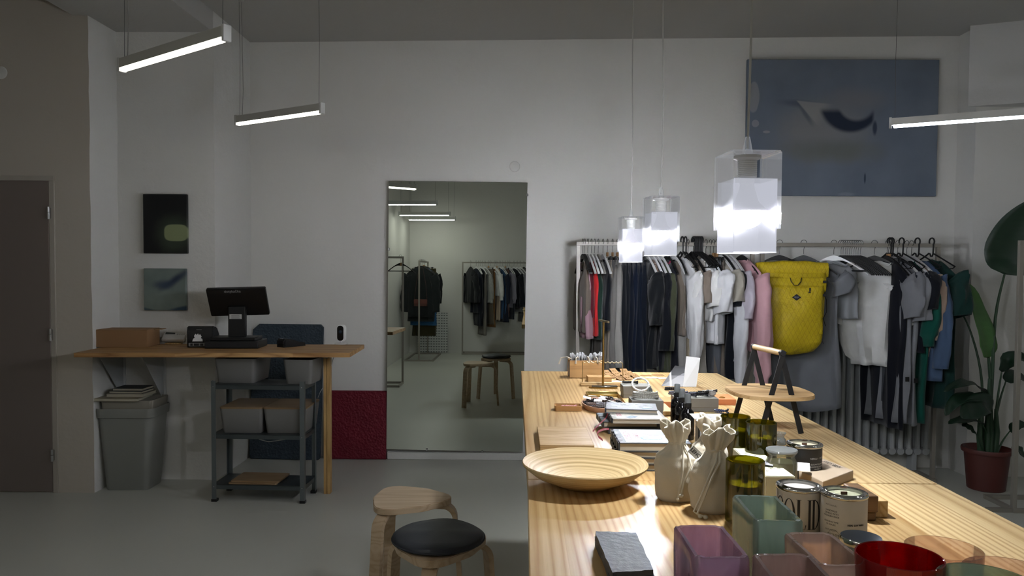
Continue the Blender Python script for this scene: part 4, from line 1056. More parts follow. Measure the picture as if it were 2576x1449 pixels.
leaf_on(t, [(.06, .02, .23), PL(2535, 1140, .02), PL(2548, 1125, .0), PL(2562, 1130, -.03), PL(2580, 1155, -.05)], .035, LF2, (.3, -.7, .6), .2, .004, 2)
for dx, dy, h in ((-.045, .01, .36), (-.01, -.02, .5), (.03, .02, .42), (.06, -.01, .3), (-.07, -.02, .25)):
    bm = BM(); tube(bm, [(dx*.7, dy, .225), (dx*.9, dy, .225+h*.5), (dx*.75, dy, .225+h)], .02, 9, rr=[.022, .019, .010]); make('stem', bm, STEM, t)
# ================================================================== REAR OF THE SHOP (seen in the mirror)
MR = 'seen in the mirror'
def hang2(g_, hk, x, y, yaw, short, w=.42, rzv=RZ):
    g_.location = (x, y, rzv); g_.rotation_euler = (0, 0, math.radians(yaw))
    h = hanger(hk, w, f'{dict(black="black", white="white", clip="metal clip")[hk]} hanger holding the {short} in the mirror', 'hangers reflected in the mirror')
    h.location = (x, y, rzv); h.rotation_euler = (0, 0, math.radians(yaw))
def VX(px, Y):            # mirrored photo column -> real x at real depth Y
    D = 2*5.55-Y; return (px-1314)/1900*D
RYr = -1.95
rack('clothes_rack', 'long clothes rack along the far wall '+MR, VX(1163, RYr), VX(1163, RYr)+1.55, RYr, .26, .02)
rear = [(1183, 'black', 'jacket', '#14161a', .62, 'short black leather look jacket', (.5, .16, .25, 0)), (1197, 'white', 'dress', '#0c1220', .80, 'navy sleeveless dress', None), (1203, 'white', 'dress', '#0b101c', 1.02, 'long midnight blue dress', None),
        (1208, 'white', 'dress', '#0d1119', 1.02, 'long black dress', None), (1213, 'white', 'dress', '#6f6a64', 1.18, 'very long grey knitted dress', None), (1219, 'white', 'blouse', '#b9b9b4', .62, 'white dotted blouse', (.5, .12, .12, 1)),
        (1228, 'clip', 'trousers', '#5c5346', .95, 'brown grey trousers', None), (1233, 'white', 'skirt', '#6f4c28', 1.0, 'tan long skirt', None), (1244, 'white', 'shirt', '#d3d3d2', .50, 'white shirt', (.45, .14, .1, 1)),
        (1249, 'clip', 'trousers', '#a89683', .88, 'beige trousers', None), (1257, 'white', 'dress', '#274260', .90, 'blue dress', None), (1263, 'white', 'coat', '#141a28', .95, 'navy coat', (.5, .12, .1, 0)), (1270, 'clip', 'skirt', '#5a4038', .82, 'chestnut brown skirt', None),
        (1276, 'white', 'blouse', '#76737e', .70, 'lilac grey blouse', (.5, .13, .1, 1)), (1281, 'white', 'dress', '#12161f', .90, 'inky dress', None), (1292, 'white', 'jacket', '#10131a', .70, 'black jacket', (.55, .14, .15, 0)), (1300, 'white', 'sweater', '#77767a', .60, 'grey sweatshirt', (.56, .14, .12, 1)),
        (1308, 'white', 'sweater', '#6e6d6d', .78, 'long grey hooded top', (.56, .14, .12, 1)), (1317, 'black', 'jumpsuit', '#615f5e', .95, 'charcoal grey jumpsuit', None)]
for i, (px, hk, kd, c, L, short, slv) in enumerate(rear):
    g_ = garment(kd, c, L, .40 if kd not in ('trousers', 'skirt') else .3, f'{short} on the far wall rack {MR}', sleeve=slv, fold=.016, cat=None, c2='#2a2d33' if 'dotted' in short else None)
    hang2(g_, hk, VX(px, RYr), RYr, 62+R.uniform(-8, 8), short)
# end-on rack with coats
ex, ey = -1.64, -1.25
t = rack('clothes_rack', 'clothes rack standing end on beside the left wall '+MR, -.55, .55, 0, .22, .22, (ex, ey-.15, 0), PI/2)
for i, (dy, kd, c, L, short, slv, yw) in enumerate(((.42, 'coat', '#1d2122', .82, 'dark grey coat', (.62, .15, .16, 0), 12), (.34, 'coat', '#232827', .9, 'charcoal long coat', (.5, .14, .1, 0), 4), (.22, 'dress', '#c3c3c0', .7, 'white dress', None, -4), (.1, 'dress', '#2f5c86', .98, 'bright blue dress', None, 6), (-.02, 'skirt', '#3f3a24', 1.12, 'olive pleated skirt', None, 0), (-.14, 'jacket', '#17191c', .8, 'black blazer', (.5, .13, .1, 0), 5))):
    g_ = garment(kd, c, L, .44 if kd != 'skirt' else .40, f'{short} on the end on rack {MR}', sleeve=slv, fold=.014 if kd != 'skirt' else .02, nf=3 if kd != 'skirt' else 7)
    hang2(g_, 'clip' if kd == 'skirt' else 'black', ex, ey-.15+dy, yw, short, .44)
t = thing('shoulder_bag', 'small red brown bag hanging against the dark coats '+MR, 'bag', (ex+.02, ey-.15+.52, .93))
make('bag_body', box(BM(), (0, 0, 0), (.21, .04, .11), .006), plain('#4d2419', .5), t)
bm = BM(); box(bm, (0, .022, .02), (.21, .006, .07), .003); make('flap', bm, plain('#5a2b1e', .5), t)
bm = BM(); tube(bm, [(-.1, 0, .05), (-.07, 0, .3), (-.03, -.02, .56), (.03, -.02, .56), (.08, 0, .3), (.1, 0, .05)], .004, 6); make('strap', bm, plain('#3b2218', .5), t)
# perforated board on the floor
def peg(t):
    v, s = cseparate(t)
    fx = t.math('ABSOLUTE', t.math('SUBTRACT', t.math('FRACT', t.math('MULTIPLY', s.outputs[0], 22)), .5)); fz = t.math('ABSOLUTE', t.math('SUBTRACT', t.math('FRACT', t.math('MULTIPLY', s.outputs[2], 22)), .5))
    h = t.math('MULTIPLY', t.math('LESS_THAN', fx, .3), t.math('LESS_THAN', fz, .17))
    t.bsdf(t.mix(h, '#c9cbc8', '#5d605e'), .5, 0, .3)
px0, px1 = VX(1050, -2.1), VX(1125, -2.1)
make('perforated_board', box(BM(), (0, 0, .36), (px1-px0, .016, .70), .002), mat('pegboard', peg), None, 'white perforated board standing on the floor behind the coats '+MR, 'board', loc=((px0+px1)/2, -2.12, .003))
# rack and shelf at the left, by the opening
rack('clothes_rack', 'nearly empty clothes rack at the left edge of the mirror', 0, 1.0, 0, .0125, .32, (VX(1012, 1.62)-1.0, 1.62, 0), 0)
h = hanger('black', .40, 'single empty black hanger with a tan tag '+MR); h.location = (VX(1006, 1.62), 1.62, RZ); h.rotation_euler = (0, 0, math.radians(14))
bm = BM(); box(bm, (.01, -.0, -.03-.07), (.03, .012, .04)); make('paper_tag', bm, KRAFT, h)
# ================================================================== DISPLAY TABLES
def corner(px, py): return UZ(px, py, TZ)
def table(lab, fl, fr, br, bl, y_legs):
    t = thing('display_table', lab, 'table', ((fl.x+fr.x)/2, (fl.y+bl.y)/2, 0), 0, 'two pine display tables pushed together')
    o = Vector(t.location)
    Q = [Vector((p.x, p.y, 0))-Vector((o.x, o.y, 0)) for p in (fl, fr, br, bl)]
    bm = BM(); hexa(bm, [p+Vector((0, 0, TZ-.04)) for p in Q], [p+Vector((0, 0, TZ)) for p in Q]); bmesh.ops.bevel(bm, geom=bm.edges[:], offset=.002, segments=1, affect='EDGES')
    make('tabletop', bm, PINE, t)
    for p, sx, sy in ((Q[0], 1, 1), (Q[1], -1, 1), (Q[2], -1, -1), (Q[3], 1, -1)):
        x, y = p.x+sx*.18, p.y+sy*.16
        make('leg', box2(BM(), x-.03, x+.03, y-.03, y+.03, 0, TZ-.041, .003), STUD, t)
    return t
a, b, c, d = corner(1327.5, 1205), corner(2360, 1217), corner(1805, 939), corner(1310, 932)
table('far pine display table, its far end before the crowded clothes rack', a, b, Vector((.975, 3.775, 0)), Vector((-.006, 3.80, 0)), 0)
e = Vector((0, -.004, 0))
table('near pine display table carrying the coloured glass', Vector((.012, -.16, 0)), Vector((.992, -.16, 0)), Vector((b.x, b.y, 0))+e, Vector((a.x, a.y, 0))+e, 0)
def T_(name, lab, cat, px, py, rz=0, z=0, dx=0, dy=0, group=None):
    p = UZ(px, py, TZ+z); return thing(name, lab, cat, (p.x+dx, p.y+dy, TZ+z+.0006), rz, group)
def P_(px, py, z=0): return UZ(px, py, TZ+z)
rr = random.Random(21)
# ---- bamboo box of pouches
t = T_('bamboo_box', 'square bamboo box stuffed with small grey pouches at the far end of the table', 'box', 1475, 951, .06)
w, dp, h = .158, .085, .082
for (x0, x1, y0, y1) in ((-w/2, w/2, 0, .006), (-w/2, w/2, dp-.006, dp), (-w/2, -w/2+.006, .006, dp-.006), (w/2-.006, w/2, .006, dp-.006)):
    make('side_panel', box2(BM(), x0, x1, y0, y1, 0, h, .001), BAMBOO, t)
make('bottom_panel', box2(BM(), -w/2+.006, w/2-.006, .006, dp-.006, .001, .006), BAMBOO, t)
bx0 = t.location.copy()
POU = fabric('#8f8f90', w=500); CORD = plain('#c9c0ae', .9)
for i in range(16):
    x = -w/2+.012+(w-.024)*i/15
    p = thing('mesh_pouch', f'{ORD[i]} small grey mesh pouch from the left in the bamboo box', 'pouch', (bx0.x+x, bx0.y+.035+.012*(i % 3-1), bx0.z+.008), -.75+rr.uniform(-.25, .25), 'small grey pouches in the bamboo box')
    bm = BM(); h_ = .088+rr.uniform(0, .018); tl = rr.uniform(-.008, .008)
    grid(bm, lambda u, v: Vector((tl*v+.003*math.sin(7*u+9*v+i)+(.004 if v > .8 else 0), (u-.5)*.042*(1-.35*math.exp(-((v-.8)/.08)**2)), h_*v+.008*math.sin(6*u+i)*(v > .9))), 7, 9)
    make('pouch_body', bm, POU, p, solid=.0045)
    if i in (0, 4, 8, 11):
        bm = BM(); L_ = rr.uniform(.02, .038); fx = -.05 if i == 0 else rr.uniform(-.01, .012)
        tube(bm, [(0, -.02, .082), (fx*.4, -.035, .092), (fx, -.048 if i else -.02, .085), (fx*1.2, -.05 if i else -.02, .085-L_)], .003, 6, rr=[.002, .0024, .003, .0048]); xf(bm, Rz(.75)); make('cotton_cord', bm, CORD, p)
# ---- flat bamboo box
t = T_('bamboo_case', 'flat bamboo case with an engraved lid in front of the pouch box', 'box', 1509, 962, .03)
make('case_body', box2(BM(), -.054, .054, 0, .075, 0, .017, .001), BAMBOO, t)
make('lid', box2(BM(), -.054, .054, 0, .075, .0172, .024, .001), BAMBOO, t)
bm = text_bm('(  oo  )', .018); xf(bm, Tr(0, .038, .0245)); make('engraving', bm, plain('#7d5b34', .8), t, smooth=0)
# ---- earring cards
for i, (px, py, tl, yw) in enumerate(((1532, 944, .5, .5), (1545, 952, .35, .55), (1550, 940, .5, .5), (1557, 947, .4, .55), (1566, 957, .3, .5), (1573, 939, .4, .2), (1576, 949, .45, .5), (1585, 956, .35, .6), (1590, 945, .4, .5), (1602, 950, .35, .55), (1609, 955, .3, .5))):
    t = T_('earring_card', f'{ORD[i]} from the left of the small propped kraft earring cards', 'card', px, py, yw, group='kraft earring cards at the far end')
    M_ = Tr(0, 0, .001) @ Rx(tl)
    make('card', box(BM(), (0, .02, .001), (.036, .04, .0012), 0, M_), KRAFT, t)
    make('card_prop', box(BM(), (0, .034, -.008), (.02, .001, .017), 0, M_), plain('#8a6b49', .85), t)
    bm = BM()
    for s in (-1, 1): tube(bm, [Vector((s*.007+.004*math.cos(q*PI/4), .02+.004*math.sin(q*PI/4), .002)) for q in range(8)], .0007, 5, closed=True)
    xf(bm, M_); make('earrings', bm, BRASS, t)
for i, (px, py, m_, yw) in enumerate(((1625, 945, KRAFT, .1), (1655, 944, KRAFT, .05), (1640, 951, PAPER, .02), (1668, 952, PAPER, .1), (1546, 960, PAPER, .4), (1563, 962, PAPER, .45))):
    make('price_card', box(BM(), (0, 0, .0008), (.055, .04, .0012)), m_, None, f'{ORD[i]} of the flat cards lying among the earring cards', 'card', 'flat cards at the far end', loc=(P_(px, py).x, P_(px, py).y, TZ+.0006), rz=yw)
# ---- brass jewellery stand
t = T_('jewellery_stand', 'tall brass T bar jewellery stand on an oval base', 'jewellery stand', 1517, 976, 0)
bm = BM(); prism(bm, [(.062*math.cos(2*PI*k/40), .03*math.sin(2*PI*k/40)) for k in range(40)], 0, .005, bev=.001); make('oval_base', bm, BRASS, t)
bm = BM(); box2(bm, -.05, .06, -.026, -.002, .0055, .012, .002); make('weight_bar', bm, plain('#8c8c88', .25, 1), t)
bm = BM(); tube(bm, [(0, .004, .004), (0, .004, .285)], .0046, 12); make('pole', bm, BRASS, t)
bm = BM(); tube(bm, [(-.012, .06, .289), (.014, -.06, .289)], .0048, 12); make('cross_bar', bm, plain('#b7a888', .3, 1), t)
# ---- wavy earring rail
t = T_('earring_rail', 'brass wire earring rail with a wavy top on a wooden bar', 'jewellery stand', 1515, 973, .0, dy=.02)
bm = BM(); box2(bm, -.096, .09, -.012, .012, 0, .017, .004); make('wooden_bar', bm, PLY, t)
pts = [(-.085, .0, .012), (-.085, 0, .098)]
for i in range(46):
    u = i/45; pts.append((-.083+.172*u, 0, .104+.0028*math.cos(u*2*PI*9.5)))
pts += [(.091, 0, .098), (.093, 0, .0)]
bm = BM(); tube(bm, pts, .0019, 6); make('wire_frame', bm, plain('#c9b183', .3, 1), t)
# ---- gilded tray
t = T_('mirror_tray', 'small gilded mirror tray in front of the brass stand', 'tray', 1519, 999, .02)
make('glass_plate', box2(BM(), -.06, .06, .006, .06, .003, .006), plain('#9fa29d', .05, 1), t)
bm = BM()
for (x0, x1, y0, y1) in ((-.066, .066, 0, .006), (-.066, .066, .06, .066), (-.066, -.06, .006, .06), (.06, .066, .006, .06)): box2(bm, x0, x1, y0, y1, 0, .012, .001)
make('gilded_frame', bm, GOLD, t)
# ---- riser board under the grey boxes
bl_, fl_ = P_(1547, 997), P_(1590, 1046)
by0, by1 = fl_.y, bl_.y
brd = thing('riser_board', 'long thick plywood riser board under the grey bracelet boxes', 'board', (fl_.x, by0, TZ+.0006))
RH = .016
make('board', box2(BM(), 0, .145, 0, by1-by0, 0, RH, .001), wood('riser', '#cfae7d', '#aa8350', 'Y', 1.3, 0, 0, .5, ring=16), brd)
# ---- grey and peach presentation boxes
def pres_box(px, py, z, w, d, h, m, lab, rz=0):
    t = T_('presentation_box', lab, 'box', px, py, rz, z, group='presentation boxes for bracelets')
    make('box_base', box2(BM(), -w/2+.002, w/2-.002, .002, d-.002, 0, h*.3), m, t)
    make('box_lid', box2(BM(), -w/2, w/2, 0, d, h*.3, h, .001), m, t)
    return t
PEACH = plain('#d88a5c', .7, 0, .2)
gA = pres_box(1603, 1002, RH+.001, .108, .08, .046, GREYBOX, 'grey cardboard box under the white bead bracelet', .02)
gB = pres_box(1629, 1044, RH+.001, .108, .085, .048, GREYBOX, 'grey cardboard box under the coiled silver bead bracelets, front of the riser board', -.01)
gC = pres_box(1753, 1036, 0, .155, .09, .048, GREYBOX, 'wide grey cardboard box behind the black spray bottles', -.02)
pch = pres_box(1775, 1029, 0, .20, .13, .022, PEACH, 'flat peach coloured box under a gold ring, behind the wide grey box', -.03)
pch.location.y += .085; pch.location.x += .035
pres_box(1690, 1026, 0, .075, .1, .022, PEACH, 'flat peach coloured box between the two grey boxes', 0)
# ---- bracelets
def beads(name, lab, loc, Rr, r, m, n, squash=1, coils=1, tilt=0, rz=0, extra=None, step=.006, grp='bead bracelets on boxes'):
    t = thing(name, lab, 'bracelet', loc, rz, grp)
    bm = BM(); tot = n*coils
    for i in range(tot):
        a = 2*PI*i/n; z = r+step*(i/n); q = Rr*(1-.05*(i//n))
        M_ = Rx(tilt) @ Tr(q*math.cos(a), q*math.sin(a)*squash, z)
        bmesh.ops.create_uvsphere(bm, u_segments=8, v_segments=6, radius=r, matrix=M_)
    make('bead_string', bm, m, t)
    return t
PEARL = plain('#dcdcdc', .25); SILV = plain('#cdccc4', .22, .55); JET = plain('#0c0c10', .2); MIXB = plain('#4d4652', .25)
def top_of(o, h): return Vector(o.location)+Vector((0, 0, h+.0005))
q = top_of(gA, .046)
beads('bead_bracelet', 'white bead bracelet propped on the far grey box', (q.x+.012, q.y+.004, q.z+.002), .032, .0042, PEARL, 30, tilt=.75)
beads('bead_bracelet', 'black bead bracelet on the far grey box behind the white one', (q.x-.02, q.y+.055, q.z), .028, .0042, JET, 26, .6)
q = top_of(gB, .048)
b1 = beads('bead_bracelet', 'coiled silver bead bracelet on the front grey box', (q.x-.002, q.y+.042, q.z), .044, .0036, SILV, 44, .72, 3, step=.0065)
bm = BM(); grid(bm, lambda u, v: Vector((.02+.018*(u-.5), .025+.004*math.sin(5*u), .016+.02*v*(1-(2*u-1)**2*.5))), 6, 5); make('leaf_charm', bm, plain('#6f726c', .5), b1, solid=.0012)
q = top_of(gC, .048)
for i, (dx, dy, c, sq) in enumerate(((-.03, .035, '#3b3b48', .7), (.015, .045, '#1a1a22', .6), (-.055, .06, '#585660', .7))):
    beads('bead_bracelet', ('dark striped coil bracelet at the front of', 'black coil bracelet at the back of', 'grey coil bracelet at the left of')[i]+' the wide grey box', (q.x+dx, q.y+dy, q.z), .034, .0034, plain(c, .25), 34, sq, 2, step=.006)
for i in range(3):
    t = beads('bead_bracelet', ('black tasselled', 'white and black knotted', 'dark corded')[i]+' bracelet on the wide grey box', (q.x+.03+.018*i, q.y+.03+.012*i, q.z+.014), .018, .003, plain(('#08080c', '#b9b6b4', '#20202a')[i], .4), 18, .6, 1)
t = thing('stone_charm', 'large pale silver stone bead at the right end of the wide grey box', 'charm', (q.x+.066, q.y+.05, q.z))
bm = BM(); bmesh.ops.create_icosphere(bm, subdivisions=3, radius=.013, matrix=Tr(0, 0, .0115) @ Matrix.Diagonal((1.15, .9, .88, 1))); make('stone', bm, plain('#b5b0ac', .3), t)
q = top_of(pch, .022)
t = thing('gold_ring', 'small gold ring on the peach box by the wide grey box', 'ring', (q.x+.055, q.y+.03, q.z))
bm = BM(); tube(bm, [(.010*math.cos(k*PI/12), .010*math.sin(k*PI/12), .0018) for k in range(24)], .0016, 6, closed=True); make('band', bm, GOLD, t)
p = P_(1676, 1000)
t = beads('bead_bracelet', 'bundle of black corded bracelets between the grey boxes', (p.x+.02, p.y+.01, TZ+.024), .022, .004, JET, 18, .5, 2)
# ---- little tray of pink beads
t = T_('wooden_tray', 'small rectangular wooden tray with pink bead bracelet', 'tray', 1430, 1035, .0)
bm = BM(); ringloft(bm, [(.096, .058, 0, .008), (.1, .062, .018, .01), (.092, .054, .018, .008), (.09, .052, .005, .008)], capt=True); xf(bm, Tr(0, .031, 0)); make('tray_body', bm, OAK, t)
o = t.location
beads('bead_bracelet', 'pink and white bead bracelet lying in the small wooden tray', (o.x+.004, o.y+.031, o.z+.0065), .026, .0036, plain('#c98a86', .3), 26, .55)
# ---- oval tray with a heap of bracelets
t = T_('oval_tray', 'oval pinkish wooden tray heaped with dark bracelets and paper tags', 'tray', 1517, 1027, .08)
o = t.location.copy()
ov = lambda k: [(k*.078*math.cos(2*PI*i/48), k*.125*math.sin(2*PI*i/48)) for i in range(48)]
bm = BM(); rings = []
for k, z in ((.9, 0), (1.0, .016), (1.0, .02), (.95, .02), (.9, .006)): rings.append([bm.verts.new((x, y, z)) for x, y in ov(k)])
for A, B in zip(rings, rings[1:]):
    for i in range(48): bm.faces.new((A[i], A[(i+1) % 48], B[(i+1) % 48], B[i]))
bm.faces.new(rings[0][::-1]); bm.faces.new(rings[-1]); make('tray_body', bm, plain('#b58e74', .5), t)
cols = ['#0d0d10', '#17171c', '#8f6d5f', '#2b2b31', '#a08a84', '#3a2d26', '#55555c', '#101015', '#6a5a55', '#201c1c', '#0d0d12', '#7d7d83', '#33292a', '#15151a']
names = ['jet black', 'glossy black', 'rose brown', 'charcoal', 'dusty pink', 'dark brown', 'steel grey', 'inky black', 'taupe', 'brown black', 'deep black', 'silver grey', 'plum black', 'soot black']
spots = [(-.03, .07), (.02, .075), (0, .04), (-.045, .03), (.042, .035), (.01, 0), (-.035, -.01), (.045, -.02), (-.04, -.05), (.0, -.045), (.035, -.07), (-.012, -.085), (.0, .095), (-.02, .015)]
for i, (dx, dy) in enumerate(spots):
    beads('bead_bracelet', f'{names[i]} bead bracelet in the oval tray, {ORD[i]} counted from the back', (o.x+dx, o.y+dy, o.z+.007+.006*(i % 3)), .021+.004*(i % 2), .0034, plain(cols[i], .3), 20, .8, 1+(i % 2), rr.uniform(-.15, .15), rr.uniform(0, 3), grp='bracelets heaped in the oval tray')
for i, (dx, dy) in enumerate(((-.03, .085), (-.055, .045), (.01, .05), (-.02, -.015), (.03, -.04), (.05, .02), (0, .02))):
    make('paper_tag', box(BM(), (0, 0, 0), (.03, .022, .0008), 0, Rx(rr.uniform(-.25, .25)) @ Ry(rr.uniform(-.25, .25))), PAPER, None, f'{ORD[i]} of the white paper tags on the bracelets in the oval tray', 'tag', 'paper tags in the oval tray', loc=(o.x+dx, o.y+dy, o.z+.031), rz=rr.uniform(-.7, .7))
# ---- folded leaflet
t = T_('leaflet', 'folded black and white leaflet standing on the far table', 'leaflet', 1700, 972, -.12)
def photo_print(t):
    v, s = cseparate(t); x, z = s.outputs[0], s.outputs[2]
    col = t.mix(t.math('GREATER_THAN', z, .045), '#6f6f72', '#26272a')
    col = t.mix(t.math('GREATER_THAN', z, .075), col, '#111216')
    col = t.mix(t.math('LESS_THAN', t.math('ABSOLUTE', t.math('ADD', x, .022)), .004), col, '#dadada')
    t.bsdf(col, .35, 0, .4)
Z = lambda p: Vector(p)
def card_quad(bm, A, B, C, D, th=.0012):
    n = (B-A).cross(D-A).normalized()*th; hexa(bm, [A, B, C, D], [A+n, B+n, C+n, D+n])
A0, A1 = Z((-.062, .0, 0)), Z((.028, -.012, 0)); B0, B1 = Z((.0, .05, .085)), Z((.072, .03, .078))
bm = BM(); card_quad(bm, A0, A1, B1, B0); make('front_panel', bm, mat('leaflet photo', photo_print), t, smooth=0)
C0, C1 = Z((.03, -.012, 0)), Z((.088, .0, 0)); D1, D0 = Z((.108, .045, .122)), Z((.048, .05, .128))
bm = BM(); card_quad(bm, C0, C1, D1, D0); back = make('back_panel', bm, PAPER, t, smooth=0)
bm = BM(); ex_ = (C1-C0).normalized(); ez_ = (D0-C0).normalized(); nn = ex_.cross(ez_).normalized()
F_ = Matrix((ex_, ez_, nn)).transposed().to_4x4(); F_.translation = C0+nn*.0016
for (x0, x1, y0, y1) in ((.016, .056, .060, .0616), (.016, .056, .100, .1016), (.016, .0176, .060, .10), (.0544, .056, .060, .10), (.034, .0352, .060, .10), (.043, .050, .070, .086), (.022, .028, .078, .086)): box2(bm, x0, x1, y0, y1, -.0003, .0003, 0, F_)
make('plan_drawing', bm, INK, back, smooth=0)
# ---- spray bottles
AMB = plain('#08070a', .12)
for i, (px, Y, lab) in enumerate(((1703, 2.46, 'farthest'), (1715, 2.36, 'middle'), (1730, 2.26, 'nearest'))):
    p = UY(px, 1030, Y)
    t = thing('spray_bottle', lab+' of the three black spray bottles with grey caps', 'bottle', (p.x, Y, TZ+.0006), 0, 'black spray bottles')
    bm = BM(); lathe(bm, [(0, 0), (.019, 0), (.0205, .003), (.0205, .072), (.018, .084), (.011, .091), (.010, .097), (0, .097)], 28); make('bottle_body', bm, AMB, t)
    bm = BM(); lathe(bm, [(0, .0975), (.0112, .0975), (.0112, .109), (.009, .110), (0, .110)], 20); make('spray_collar', bm, BLACK, t)
    bm = BM(); lathe(bm, [(.0098, .1105), (.0092, .134), (.008, .1365), (0, .1365)], 24); make('clear_cap', bm, glassy('smoke cap', '#b4bbbd', .3, .5, .12), t)
    bm = BM(); lathe(bm, [(0, .1103), (.005, .1105), (.005, .128), (0, .129)], 16); make('nozzle', bm, BLACK, t)
p = P_(1748, 1112)
t = thing('black_carton', 'tall black bottle carton under a white card beside the spray bottles', 'carton', (p.x, 2.07, TZ+.0006), -.05)
make('carton_body', box2(BM(), -.026, .03, 0, .05, 0, .098, .001), BLACK, t)
bm = BM(); box2(bm, -.0265, -.026, .005, .045, .01, .078); box2(bm, -.022, .0, -.0006, 0, .012, .078); make('paper_label', bm, plain('#8f8e8c', .6), t)
t = thing('info_card', 'white printed card lying across the black carton', 'card', (p.x-.004, 2.065, TZ+.1), -.04)
make('card', box2(BM(), -.036, .056, -.006, .07, 0, .0012), PAPER, t)
bm = BM()
for i in range(5): box2(bm, -.016, .045-.004*(i % 2), .012+.009*i, .0125+.0012+.009*i, .0012, .0015)
make('card_print', bm, plain('#9b9ba3', .7), t, smooth=0)
# ---- gold lidded jar and a pale jar
t = T_('candle_tin', 'round jar with a flat gold lid behind the canvas pouches', 'jar', 1786, 1052, 0, dy=0)
t.location.y = 2.30; t.location.x = UY(1786, 1040, 2.30).x
bm = BM(); lathe(bm, [(0, 0), (.033, 0), (.034, .003), (.034, .056), (0, .056)], 36); make('jar_body', bm, plain('#a9a692', .35), t)
bm = BM(); lathe(bm, [(0, .0565), (.0355, .0565), (.036, .058), (.036, .067), (.034, .069), (0, .0692)], 40); make('gold_lid', bm, GOLD, t)
t = thing('cream_jar', 'low pale jar with a cream lid behind the left green candle', 'jar', (UY(1803, 1050, 2.15).x, 2.15, TZ+.0006))
bm = BM(); lathe(bm, [(0, 0), (.032, 0), (.033, .003), (.033, .062), (0, .062)], 36); make('jar_body', bm, plain('#c8c4a4', .3), t)
bm = BM(); lathe(bm, [(0, .0625), (.0345, .0625), (.0345, .073), (.033, .0745), (0, .0745)], 36); make('lid', bm, plain('#d7d4c4', .3), t)
t = beads('bead_bracelet', 'blue beaded string beside the wide grey box', (UY(1815, 1020, 2.62).x, 2.62, TZ+.001), .022, .0036, plain('#2a3556', .3), 20, 1.4, 2, step=.012)
# ---- tiered serving stand
nx, ny = UY(1968, 893, 2.35).x, 2.35; fx, fy = UY(1897, 876, 2.55).x, 2.55
t = thing('serving_stand', 'wooden tray stand with black folding A legs and a round wooden handle', 'tray stand', ((nx+fx)/2, (ny+fy)/2, TZ+.0006))
o = Vector(t.location); HA = .252
N_, F2 = Vector((nx, ny, 0))-Vector((o.x, o.y, 0)), Vector((fx, fy, 0))-Vector((o.x, o.y, 0))
for Q in (N_, F2):
    for s in (-1, 1):
        off = Vector((0, .003*s, 0))
        bm = BM(); sweep(bm, [Q+off+Vector((-s*.004, 0, HA+.006)), Q+off+Vector((s*.064, 0, .0))], .0035, .016, (0, 1, 0)); make('leg', bm, BLACKM, t)
    bm = BM(); d_ = -1 if Q is N_ else 1
    lathe(bm, [(0, .004), (.008, .004), (.0095, .002), (.0095, -.006), (0, -.006)], 18, M=Tr(Q.x, Q.y+d_*.004, HA) @ Rx(PI/2 if d_ < 0 else -PI/2)); make('pivot_cap', bm, BLACKM, t)
bm = BM(); tube(bm, [N_+Vector((0, .006, HA)), F2+Vector((0, -.006, HA))], .0095, 16); make('wooden_handle', bm, wood('handle', '#d9bb8c', '#c29f6c', 'Y', 2, 0, 0, .5, ring=10), t)
c = UY(1933, 984, 2.45); zt = c.z-TZ-.008
bm = BM(); sup = []
for k in range(64):
    a = 2*PI*k/64; cc, ss = math.cos(a), math.sin(a); sup.append((.128*math.copysign(abs(cc)**.72, cc), .150*math.copysign(abs(ss)**.72, ss)))
prism(bm, sup, 0, .011, M=Tr(c.x-o.x, c.y-o.y, zt), bev=.002); make('tray', bm, wood('serving tray', '#d6b788', '#bd9763', 'X', 2, .02, 0, .5, ring=8), t)
for Q in (N_, F2):
    x0 = .064*(1-zt/HA)*1.0
    bm = BM(); tube(bm, [(Q.x-x0-.004, Q.y, zt-.006), (Q.x+x0+.004, Q.y, zt-.006)], .0045, 10); make('cross_bar', bm, BLACKM, t)
t = T_('small_glass_jar', 'little clear glass jar half hidden behind the right green candle', 'jar', 1962, 1118, 0)
bm = BM(); lathe(bm, [(0, 0), (.017, 0), (.0185, .004), (.016, .016), (.0115, .021), (.012, .026), (.0175, .034), (.017, .0345), (.0105, .026), (.0105, .021), (.015, .014), (.0165, .004), (0, .003)], 28); make('jar_body', bm, glassy('clear glass', '#e6eaea', .82, .3), t)
# ---- plywood slab
t = T_('plywood_board', 'small thick plywood board lying flat behind the bowl', 'board', 1426, 1138, 0)
q0, q1, q2, q3 = P_(1358, 1136), P_(1495, 1137), P_(1474, 1075, .016), P_(1351, 1075, .016); o = t.location
bm = BM(); ring = [Vector((p.x-o.x, p.y-o.y, 0)) for p in (q0, q1, q2, q3)]; hexa(bm, ring, [p+Vector((0, 0, .018)) for p in ring]); bmesh.ops.bevel(bm, geom=bm.edges[:], offset=.0012, segments=1, affect='EDGES')
def plym(t):
    v, s = cseparate(t); n = t.noise(t.coord((3, 26, 10)), 2.5, 4, .6, .6)
    col = t.ramp(n, [(.3, '#d8bb8d'), (.7, '#b48f5c')])
    st = t.math('LESS_THAN', t.math('FRACT', t.math('MULTIPLY', s.outputs[2], 330)), .35)
    tcn = t.n('ShaderNodeNewGeometry'); sn = t.n('ShaderNodeSeparateXYZ'); t.l(tcn.outputs['Normal'], sn.inputs[0])
    side = t.math('LESS_THAN', sn.outputs[2], .5)
    col = t.mix(t.math('MULTIPLY', st, side), col, '#7f5f38'); t.bsdf(col, .5, 0, .3)
make('board', bm, mat('layered ply', plym), t)
